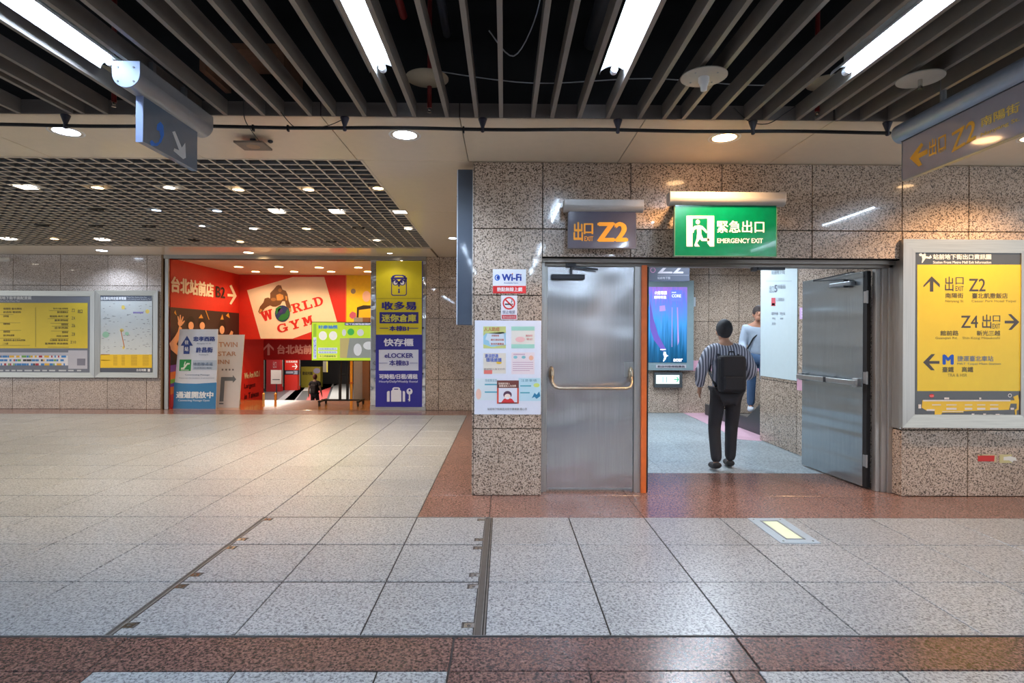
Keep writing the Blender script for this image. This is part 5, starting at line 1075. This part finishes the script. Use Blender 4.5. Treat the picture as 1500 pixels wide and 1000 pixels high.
# ------------------------------------------------------------------ passage things
def pfr(x, y): return ay(x, y, YP)
p0, p1 = pfr(924, 411), pfr(1013, 542)
t = thing('advertising_lightbox', 'lit blue and purple advertising lightbox on the back wall of the passage', 'lightbox', ((p0.x+p1.x)/2, YP, p1.z))
MB().box(p0.x, p1.x, YP-.12, YP-.002, p1.z, p0.z).build('case', mat('pale green grey case', (140, 160, 164), .35, metal=.2), t, bevel=.008)
YQ = YP-.12; i0, i1 = ay(930, 420, YQ), ay(1006, 531, YQ)
def advert():
    m = bpy.data.materials.new('lit city night print'); m.use_nodes = True; nt = m.node_tree; N = nt.nodes.new; L = nt.links.new; b = nt.nodes['Principled BSDF']
    tc = N('ShaderNodeTexCoord'); sp = N('ShaderNodeSeparateXYZ'); L(tc.outputs['Object'], sp.inputs[0])
    cr = N('ShaderNodeValToRGB'); e = cr.color_ramp.elements
    mp = N('ShaderNodeMapping'); mp.inputs['Scale'].default_value = (14, 1, .8); L(tc.outputs['Object'], mp.inputs[0]); n = N('ShaderNodeTexNoise'); n.inputs['Scale'].default_value = 2; n.inputs['Detail'].default_value = 5; L(mp.outputs[0], n.inputs['Vector'])
    mr = N('ShaderNodeMapRange'); mr.inputs['From Min'].default_value = .05; mr.inputs['From Max'].default_value = 2.7; L(sp.outputs[2], mr.inputs['Value'])
    ad = N('ShaderNodeMath'); ad.operation = 'MULTIPLY_ADD'; L(n.outputs['Fac'], ad.inputs[0]); ad.inputs[1].default_value = .35; L(mr.outputs[0], ad.inputs[2]); L(ad.outputs[0], cr.inputs[0])
    e[0].position = .1; e[0].color = S(14, 40, 60); e[1].position = 1.25 if False else 1; e[1].color = S(34, 30, 70)
    for p_, c_ in ((.3, (24, 80, 116)), (.5, (60, 130, 190)), (.66, (96, 112, 196)), (.78, (150, 110, 196)), (.9, (60, 50, 110))): k = e.new(p_); k.color = S(*c_)
    L(cr.outputs[0], b.inputs['Base Color']); L(cr.outputs[0], b.inputs['Emission Color']); b.inputs['Emission Strength'].default_value = .5; b.inputs['Roughness'].default_value = .2
    return m
MB().box(i0.x, i1.x, YQ-.006, YQ, i1.z, i0.z).build('lit_print', advert(), t)
a = Art(t, fits(YQ-.006), (0, -1, 0), .003); W_ = dict(emit=.6)
a.rects([(982.5, 425, 999, 441.5)], (90, 110, 220), 'lit_print', **W_); a.polys([[(952, 440), (957, 466), (964, 490), (972, 505), (976, 512), (970, 514), (958, 498), (952, 480)]], (104, 84, 170), 'lit_print', emit=.2); a.polys([[(984, 450), (985, 450), (984.6, 508), (983.8, 508)], [(991.5, 450), (993, 450), (994.5, 500), (992.5, 506)], [(966, 448), (974, 447), (975, 455), (966, 456)]], (170, 140, 200), 'lit_print', emit=.25)
a.up(); a.text([('i7處理器', 959, 426, 977, 431.5), ('巔峰效能', 958, 433, 976, 437.5)], (240, 240, 250), bold=.03, **W_); a.text([('CORE', 984, 431, 997.5, 435.5), ('intel', 984, 427, 990, 429)], (230, 234, 250), bold=.02, **W_); a.text([('acer', 986, 525, 1000, 529.5)], (240, 240, 250), bold=.06, **W_)
a.polys([[(972, 515), (975, 515), (976, 519), (979, 521), (976, 522.5), (975, 526), (972, 529.5), (971, 529), (973, 523), (971.5, 519)], [(967, 511), (975, 511), (975, 512.4), (967, 512.4)]], (236, 240, 250), 'lit_print', **W_)
a = Art(t, fits(YQ), (0, -1, 0), .004); a.rects([(961, 534, 1005, 538.8)], (190, 184, 190)); a.up(); a.text([('廣告刊登專線 02-2311-0000', 963, 535, 1003, 538)][:0]+[('歡迎刊登燈箱廣告', 963, 535, 1003, 538)], (70, 70, 80), bold=.02)
p0, p1 = pfr(957, 545), pfr(997.5, 567)
t = thing('exit_light_box', 'small lit box with green arrow under the advertising lightbox', 'exit light', ((p0.x+p1.x)/2, YP, p1.z))
MB().box(p0.x, p1.x, YP-.09, YP, p1.z, p0.z).build('case', mat('dark grey case', (72, 76, 78), .4), t, bevel=.006)
p0, p1 = ay(961, 549, YP-.09), ay(995, 562, YP-.09); MB().box(p0.x, p1.x, YP-.096, YP-.09, p1.z, p0.z).build('window', mat('lit white window', (216, 238, 232), emit=.5), t)
a = Art(t, fits(YP-.096), (0, -1, 0), .003); a.polys([arrow(991, 555.5, 3.6, 0)], (40, 170, 110), 'arrow', emit=.3); a.rects([(970.5, 551.5, 971.5, 560), (976, 551.5, 977, 560)], (150, 170, 170))
# hanging sign with outlined Z2 in the passage
YH = 9.0; p0, p1 = ay(925, 372, YH), ay(1010, 411.5, YH)
t = thing('hanging_sign', 'dark grey hanging sign with pale outlined Z2 inside the passage', 'sign', ((p0.x+p1.x)/2, YH, HC))
MB().box(p0.x, p1.x, YH, YH+.06, p1.z, p0.z+.1).build('panel', flat((84, 88, 102), .35), t); MB().box(p0.x+.1, p0.x+.13, YH+.02, YH+.04, p0.z+.05, HC).box(p1.x-.13, p1.x-.1, YH+.02, YH+.04, p0.z+.05, HC).build('hanger_rod', ALU, t)
a = Art(t, fits(YH), (0, -1, 0), .003); a.text([('Z2', 963, 383, 1001, 400.5)], (190, 182, 190), bold=.02); a.rings([(956.3, 395.5, 3.8, 3.8, .8)], (200, 130, 170)); a.text([('站前地下街', 963, 405, 982, 409)], (180, 180, 190), bold=.02); a.rects([(963, 402.8, 1009, 403.3)], (160, 160, 170))
# white direction board on the side wall
XB = XS-.012
y1, y0 = ax(1114, 470, XB).y, ax(1167.5, 470, XB).y; zt3, zb3 = ax(1167.5, 384, XB).z, ax(1167.5, 558, XB).z
t = thing('direction_board', 'tall white direction board on the side wall of the passage', 'sign', (XB, (y0+y1)/2, zb3))
MB().box(XB, XS-.001, y0, y1, zb3, zt3+.25).build('board', flat((210, 224, 226), .25, coat=.4), t, bevel=.004)
a = Art(t, lambda x, y: ax(x, y, XB), (-1, 0, 0), .002)
a.text([('站前地下街', (1130, 402), (1150, 401), (1130, 395.5)), ('出口', (1127, 429), (1134, 429), (1127, 418)), ('林蔭街', (1139, 423), (1151, 423), (1139, 416.5))], (150, 160, 170), bold=.02); a.text([('5', (1134.5, 428), (1139, 428), (1134.5, 417))], (110, 116, 130), bold=.05)
a.rects([(1122, 411, 1160, 411.8)], (170, 180, 186)); a.rects([(1130, 436, 1136, 448)], (206, 90, 96)); a.text([('公車轉乘', (1137, 441), (1149, 441), (1137, 436)), ('營業時間', (1130, 461), (1140, 461), (1130, 457)), ('平日', (1131, 468), (1136, 468), (1131, 465)), ('假日', (1131, 476), (1136, 476), (1131, 472)), ('時段', (1143, 461), (1150, 461), (1143, 457)), ('晚間', (1143, 468), (1147, 468), (1143, 465))], (168, 174, 184), bold=.01); a.rects([(1131, 444, 1135, 447)], (240, 220, 220))
t = thing('notice_plate', 'small pink notice on the side wall beside the open steel door', 'notice', (XS-.006, ax(1178, 458, XS).y, ax(1178, 467, XS).z))
ya, yb = ax(1184.5, 458, XS).y, ax(1172, 458, XS).y; MB().box(XS-.006, XS-.001, ya, yb, ax(1178, 467, XS).z, ax(1178, 450, XS).z).build('sheet', flat((214, 176, 216)), t)
a = Art(t, lambda x, y: ax(x, y, XS-.006), (-1, 0, 0), .001); a.rects([(1174, 454, 1180, 455.5), (1174, 458, 1183, 459.5), (1174, 462, 1183, 463.5)], (240, 226, 240))
c = pfr(1016.5, 442); t = thing('notice_plate', 'tiny white notice right of the advertising lightbox', 'notice', (c.x, YP, c.z)); MB().box(c.x-.03, c.x+.03, YP-.01, YP, c.z-.09, c.z+.09).build('sheet', flat((196, 204, 214)), t)
c = pfr(1019, 541); t = thing('wall_tap', 'small metal tap on the back wall below the pink strip', 'tap', (c.x, YP, c.z))
MB().cyl((c.x, YP-.08, c.z), (c.x, YP, c.z), .018, n=12).cyl((c.x, YP-.07, c.z-.06), (c.x, YP-.07, c.z), .015, n=12).build('body', CHROME, t); MB().box(c.x-.03, c.x+.03, YP-.085, YP-.055, c.z+.018, c.z+.03).build('handle', CHROME, t)
# passage ceiling lights
for i, (x, y) in enumerate(((.8, 7.0), (2.2, 7.0), (.8, 9.4), (2.4, 9.4), (4.5, 9.6), (4.5, 7.4), (3.0, 8.2))):
    downlight(V((x, y, HC-.001)), .09, 'white passage ceiling light hidden above the doorway', 'passage ceiling lights', 10, (222, 238, 255), 75, spot=165)

# ---- escalator behind the side wall
XE0, XE1 = 3.80, 4.95; ESC = mat('dark escalator skirt', (72, 78, 80), .35, metal=.6)
t = thing('escalator', 'escalator with dark skirt rising behind the passage side wall', 'escalator', (XE0, 10.8, 0))
MB().ext([(XE0, 10.75, 0), (XE0, 10.75, .2), (XE0, 8.9, .2), (XE0, 6.2, 1.75), (XE0, 6.2, 0)], (.06, 0, 0)).build('skirt', ESC, t, bevel=.006)
MB().ext([(XE1, 10.75, 0), (XE1, 10.75, .2), (XE1, 8.9, .2), (XE1, 6.2, 1.75), (XE1, 6.2, 0)], (.06, 0, 0)).build('skirt', ESC, t)
MB().ext([(XE1+.02, 10.6, .2), (XE1+.02, 10.7, 1.0), (XE1+.02, 9.0, 1.0), (XE1+.02, 6.4, 2.5), (XE1+.02, 6.2, 1.75), (XE1+.02, 8.9, .2)], (.012, 0, 0)).build('balustrade', mat('smoked glass', (40, 46, 50), .1, coat=.5), t)
MB().tube([(XE1+.026, 10.72, .6), (XE1+.026, 10.72, .95), (XE1+.026, 10.6, 1.02), (XE1+.026, 9.0, 1.02), (XE1+.026, 6.4, 2.52)], .035, 10).build('handrail', RUBB, t)
MB().box(XE0+.06, XE1, 9.4, 10.75, .0, .02).build('landing_plate', STEEL, t)
for i in range(11):
    yy = 9.4-i*.3; zz_ = .1+max(0, i-1)*.17 if i else .04
    m = MB().box(XE0+.07, XE1-.01, yy-.3, yy, zz_-.1, zz_)
    for k in range(12): m.box(XE0+.08+k*.088, XE0+.11+k*.088, yy-.3, yy, zz_, zz_+.008)
    m.build('step', mat('grooved step metal', (110, 112, 114), .4, metal=.7), t)
    MB().box(XE0+.07, XE1-.01, yy-.012, yy-.0, zz_+.001, zz_+.009).build('step_edge', mat('orange step edge', (220, 120, 40), .5), t)

# ------------------------------------------------------------------ people
def skin(verts, edges, name='skin', sub=1):
    me = bpy.data.meshes.new(name); me.from_pydata([v[0] for v in verts], edges, []); o = bpy.data.objects.new(name, me); COL.objects.link(o)
    m = o.modifiers.new('s', 'SKIN'); m.use_smooth_shade = True
    for i, v in enumerate(verts):
        r = v[1]; sv = me.skin_vertices[0].data[i]; sv.radius = r if isinstance(r, tuple) else (r, r); sv.use_root = (i == 0)
    s = o.modifiers.new('d', 'SUBSURF'); s.levels = sub; s.render_levels = sub
    dg = bpy.context.evaluated_depsgraph_get(); out = bpy.data.meshes.new_from_object(o.evaluated_get(dg)); bpy.data.objects.remove(o); return out
def bodymesh(meshes, mb, name, mats, parent, voxel):
    """joins skinned limbs and shaped lumps into one continuous surface"""
    bm = bmesh.new()
    for m in meshes: bm.from_mesh(m)
    if mb:
        tmp = bpy.data.meshes.new('x'); tmp.from_pydata([tuple(v) for v in mb.v], [], mb.f); bm.from_mesh(tmp)
    me = bpy.data.meshes.new(name); bm.to_mesh(me); bm.free(); o = bpy.data.objects.new(name, me); COL.objects.link(o)
    r = o.modifiers.new('r', 'REMESH'); r.mode = 'VOXEL'; r.voxel_size = voxel; r.use_smooth_shade = True
    s = o.modifiers.new('s', 'SMOOTH'); s.iterations = 2
    dg = bpy.context.evaluated_depsgraph_get(); out = bpy.data.meshes.new_from_object(o.evaluated_get(dg)); bpy.data.objects.remove(o)
    out.name = name; out.materials.clear(); out.materials.append(mats)
    for p in out.polygons: p.use_smooth = True
    q = bpy.data.objects.new(name, out); COL.objects.link(q); q.parent = parent; return q
def person(label, loc, rz, sc, J, mats, hair, extra=None, long_hair=False):
    """J: joints in metres for a 1.7 m figure facing +Y, x right"""
    t = thing('person', label, 'person', loc); OFF[t.name] = V((0, 0, 0)); t.rotation_euler = (0, 0, rz); t.scale = (sc, sc, sc)
    j = {k: V(v) for k, v in J.items() if k not in ('sleeve', 'face')}
    vs = [(j['pelvis'], (.15, .105)), (j['belly'], (.135, .10)), (j['chest'], (.155, .11)), (j['collar'], (.10, .075)), (j['neck'], .05), (j['head'], .055)]
    es = [(0, 1), (1, 2), (2, 3), (3, 4), (4, 5)]
    cloth_t = [(j['pelvis']-V((0, 0, .06)), (.175, .13)), (j['belly'], (.165, .13)), (j['chest'], (.18, .135)), (j['collar'], (.115, .09))]; et = [(0, 1), (1, 2), (2, 3)]
    cl_l = [(j['pelvis'], (.16, .12))]; el = []
    fing = MB()
    hands = []
    for s, sg in (('l', -1), ('r', 1)):
        n = len(vs); vs += [(j['sh'+s], .062), (j['el'+s], .042), (j['wr'+s], .028)]; es += [(3, n), (n, n+1), (n+1, n+2)]
        d = (j['wr'+s]-j['el'+s]).normalized(); h = j['wr'+s]+d*.05; vs.append((h, (.034, .02))); es.append((n+2, n+3))
        hv = [(j['wr'+s], .024), (h+d*.03, (.036, .016))]; side = V((0, 1, 0)) if abs(d.y) < .7 else V((0, 0, 1)); side = (side-d*side.dot(d)).normalized(); inn = d.cross(side)*(1 if sg < 0 else -1)
        hands.append(skin(hv, [(0, 1)], sub=1))
        for q, (o_, ln) in enumerate(((-.027, .066), (-.009, .078), (.009, .074), (.027, .058))):
            b0 = h+d*.02+side*o_; b1 = b0+d*ln*.6; b2 = b1+(d*.8+inn*.6).normalized()*ln*.45
            hands.append(skin([(b0, .010), (b1, .0095), (b2, .008)], [(0, 1), (1, 2)], sub=1))
        tb_ = h-d*.02-side*-.03; hands.append(skin([(h-d*.02+side*.02, .012), (h+d*.015+side*.05, .011), (h+d*.04+side*.055+inn*.012, .009)], [(0, 1), (1, 2)], sub=1))
        m_ = len(cloth_t); k = J.get('sleeve', .55)
        if k <= 1: el2 = j['sh'+s].lerp(j['el'+s], k); cloth_t += [(j['sh'+s], .085), (el2, .078)]; et += [(3, m_), (m_, m_+1)]
        else: cloth_t += [(j['sh'+s], .088), (j['el'+s], .07), (j['el'+s].lerp(j['wr'+s], .85), .055)]; et += [(3, m_), (m_, m_+1), (m_+1, m_+2)]
        n = len(vs); vs += [(j['hip'+s], .09), (j['kn'+s], .058), (j['an'+s], .034), (j['toe'+s]-(j['toe'+s]-j['an'+s])*.35, (.026, .018))]; es += [(0, n), (n, n+1), (n+1, n+2), (n+2, n+3)]
        m_ = len(cl_l); cl_l += [(j['hip'+s], .105), (j['kn'+s], .078), (j['an'+s]+V((0, 0, -.02)), .066)]; el += [(0, m_), (m_, m_+1), (m_+1, m_+2)]
    hd = j['head']; f = V(J.get('face', (0, 1, 0))).normalized(); sd = f.cross(V((0, 0, 1)))
    hm = MB(); hc = hd+V((0, 0, .07))
    def lump(c, r): hm.ball(c, r, 20, 14)
    lump(hc+f*(-.005), (.078, .095, .115) if abs(f.y) > .6 else (.095, .078, .115)); lump(hd+f*.03+V((0, 0, .0)), (.052, .06, .06)); lump(hc+f*.095-V((0, 0, .015)), (.014, .018, .024)); lump(hc+f*.082-V((0, 0, .06)), (.026, .012, .010))
    for g in (-1, 1): lump(hc+sd*g*.08-V((0, 0, .02)), (.014, .02, .032)); lump(hc+f*.083+sd*g*.03+V((0, 0, .012)), (.016, .01, .008))
    me_ = [skin(vs, es, sub=2)]+hands
    body = bodymesh(me_, hm, 'body', mats['skin'], t, .009)
    bodymesh([skin(cloth_t, et, sub=2)], None, mats.get('topname', 'shirt'), mats['top'], t, .014); bodymesh([skin(cl_l, el, sub=2)], None, 'trousers', mats['legs'], t, .014)
    for s in 'lr':
        a_, b_ = j['an'+s], j['toe'+s]; d = (b_-a_); d.z = 0; d = d.normalized()
        bodymesh([skin([(a_+V((0, 0, -.0)), .058), (a_-d*.03+V((0, 0, -.045)), (.056, .046)), (b_+V((0, 0, .005)), (.058, .042)), (b_+d*.05+V((0, 0, 0)), (.046, .034))], [(0, 1), (1, 2), (2, 3)], sub=2)], None, 'shoe', mats['shoe'], t, .01)
    hh = MB(); hh.ball(hc+V((0, 0, .022))-f*.018, (.092, .105, .115) if abs(f.y) > .6 else (.105, .092, .115), 20, 14)
    hh.ball(hc-f*.05-V((0, 0, .03)), (.07, .05, .06) if abs(f.y) > .6 else (.05, .07, .06), 16, 10); hh.build('hair', hair, t)
    ey = MB()
    for g in (-1, 1): ey.ball(hc+f*.09+sd*g*.03+V((0, 0, .012)), .008, 8, 6)
    ey.build('eyes', BLACK, t)
    if extra: extra(t, j)
    return t
SK = mat('skin', (198, 150, 122), .55); SK2 = mat('darker skin', (176, 124, 98), .55)  # second skin tone, darker than the first
def striped():
    m = bpy.data.materials.new('striped shirt cloth'); m.use_nodes = True; nt = m.node_tree; N = nt.nodes.new; L = nt.links.new; b = nt.nodes['Principled BSDF']; b.inputs['Roughness'].default_value = .8
    tc = N('ShaderNodeTexCoord'); w_ = N('ShaderNodeTexWave'); w_.inputs['Scale'].default_value = 10; w_.inputs['Distortion'].default_value = 1.5; w_.inputs['Detail Scale'].default_value = .6; L(tc.outputs['Object'], w_.inputs['Vector'])
    cr = N('ShaderNodeValToRGB'); e = cr.color_ramp.elements; e[0].position = .35; e[0].color = S(84, 88, 104); e[1].position = .6; e[1].color = S(196, 198, 210); L(w_.outputs['Fac'], cr.inputs[0]); L(cr.outputs[0], b.inputs['Base Color']); return m
NAVC = mat('charcoal trousers', (44, 42, 46), .8); HAIRB = mat('dark grey hair', (52, 52, 56), .7); SHOE = mat('dark shoe', (40, 36, 36), .6)
def backpack(col, straps=True, w_=.15, h_=.21):
    def f(t, j):
        c = (j['chest']+j['belly'])/2+V((0, -.20, -.03)); BP = mat('backpack cloth %d' % col[0], col, .75)
        m = MB(); m.box(c.x-w_, c.x+w_, c.y-.08, c.y+.07, c.z-h_, c.z+h_); b = m.build('backpack', BP, t, bevel=.045)
        MB().box(c.x-w_*.75, c.x+w_*.75, c.y-.115, c.y-.075, c.z-h_*.85, c.z-.02).build('pocket', BP, b, bevel=.018)
        MB().tube([(c.x-.035, c.y, c.z+h_-.01), (c.x-.025, c.y, c.z+h_+.04), (c.x+.025, c.y, c.z+h_+.04), (c.x+.035, c.y, c.z+h_-.01)], .008, 8).build('handle', BP, b)
        for g in (-1, 1):
            s_ = j['chest']; MB().tube([(c.x+g*.10, c.y+.06, c.z+h_*.8), (c.x+g*.12, s_.y, s_.z+.165), (c.x+g*.13, s_.y+.13, s_.z+.06), (c.x+g*.15, s_.y+.12, s_.z-.12), (c.x+g*.14, c.y+.1, c.z-h_*.7)], .016, 8).build('strap', BP, b)
    return f
g0 = az(1063, 689)
J1 = dict(pelvis=(0, 0, .92), belly=(0, .01, 1.07), chest=(0, .02, 1.25), collar=(0, .03, 1.42), neck=(0, .04, 1.49), head=(-.01, .06, 1.55),
          shl=(-.19, .02, 1.38), ell=(-.30, -.02, 1.12), wrl=(-.27, .12, .93), shr=(.19, .02, 1.38), elr=(.31, 0, 1.14), wrr=(.25, .20, 1.05),
          hipl=(-.09, 0, .88), knl=(-.11, .08, .48), anl=(-.12, -.06, .11), toel=(-.13, .07, .045), hipr=(.09, 0, .88), knr=(.10, .12, .49), anr=(.10, .16, .09), toer=(.11, .30, .04), sleeve=1.2)
person('person in a striped shirt with black backpack walking away through the doorway', (g0.x, g0.y, 0), radians(-4), .935, J1, dict(skin=SK, top=striped(), legs=NAVC, shoe=SHOE), HAIRB, backpack((26, 26, 32)))
J2 = dict(pelvis=(0, 0, .92), belly=(0, .01, 1.07), chest=(0, .03, 1.25), collar=(0, .06, 1.41), neck=(0, .09, 1.48), head=(0, .13, 1.53),
          shl=(-.18, .05, 1.37), ell=(-.24, .12, 1.12), wrl=(-.20, .34, 1.10), shr=(.18, .05, 1.37), elr=(.24, .06, 1.10), wrr=(.22, .26, .98),
          hipl=(-.09, 0, .88), knl=(-.10, .12, .50), anl=(-.10, .02, .11), toel=(-.11, .15, .045), hipr=(.09, 0, .88), knr=(.10, .04, .48), anr=(.10, -.06, .10), toer=(.11, .07, .04), sleeve=1.2)
person('person in a pale blue grey jacket and jeans standing on the escalator', (4.02, 9.0, .275), radians(160), .97, J2, dict(skin=SK2, top=mat('pale blue grey jacket', (158, 170, 184), .7), legs=mat('blue jeans', (66, 92, 124), .8), shoe=mat('white shoe', (196, 200, 206), .6), topname='jacket'), mat('brown black hair', (50, 38, 34), .7),
       lambda t, j: MB().tube([(-.16, -.06, 1.36), (-.06, .12, 1.34), (.08, .15, 1.2), (.18, .10, 1.0)], .012, 8).build('bag_strap', RUBB, t))
c = ay(461, 587, 24.5); J3 = dict(J1); J3.update(ell=(-.25, 0, 1.12), wrl=(-.27, .05, .88), elr=(.25, -.02, 1.12), wrr=(.28, .05, .88), sleeve=.6)
person('person in a dark brown t-shirt with backpack walking in the lower hall', (c.x, 24.5, ZL), 0, 1.0, J3, dict(skin=SK2, top=mat('dark brown t-shirt', (50, 36, 34), .8), legs=mat('brown black trousers', (54, 36, 34), .8), shoe=SHOE), mat('reddish hair', (110, 50, 36), .7), backpack((66, 48, 42), w_=.12, h_=.19))
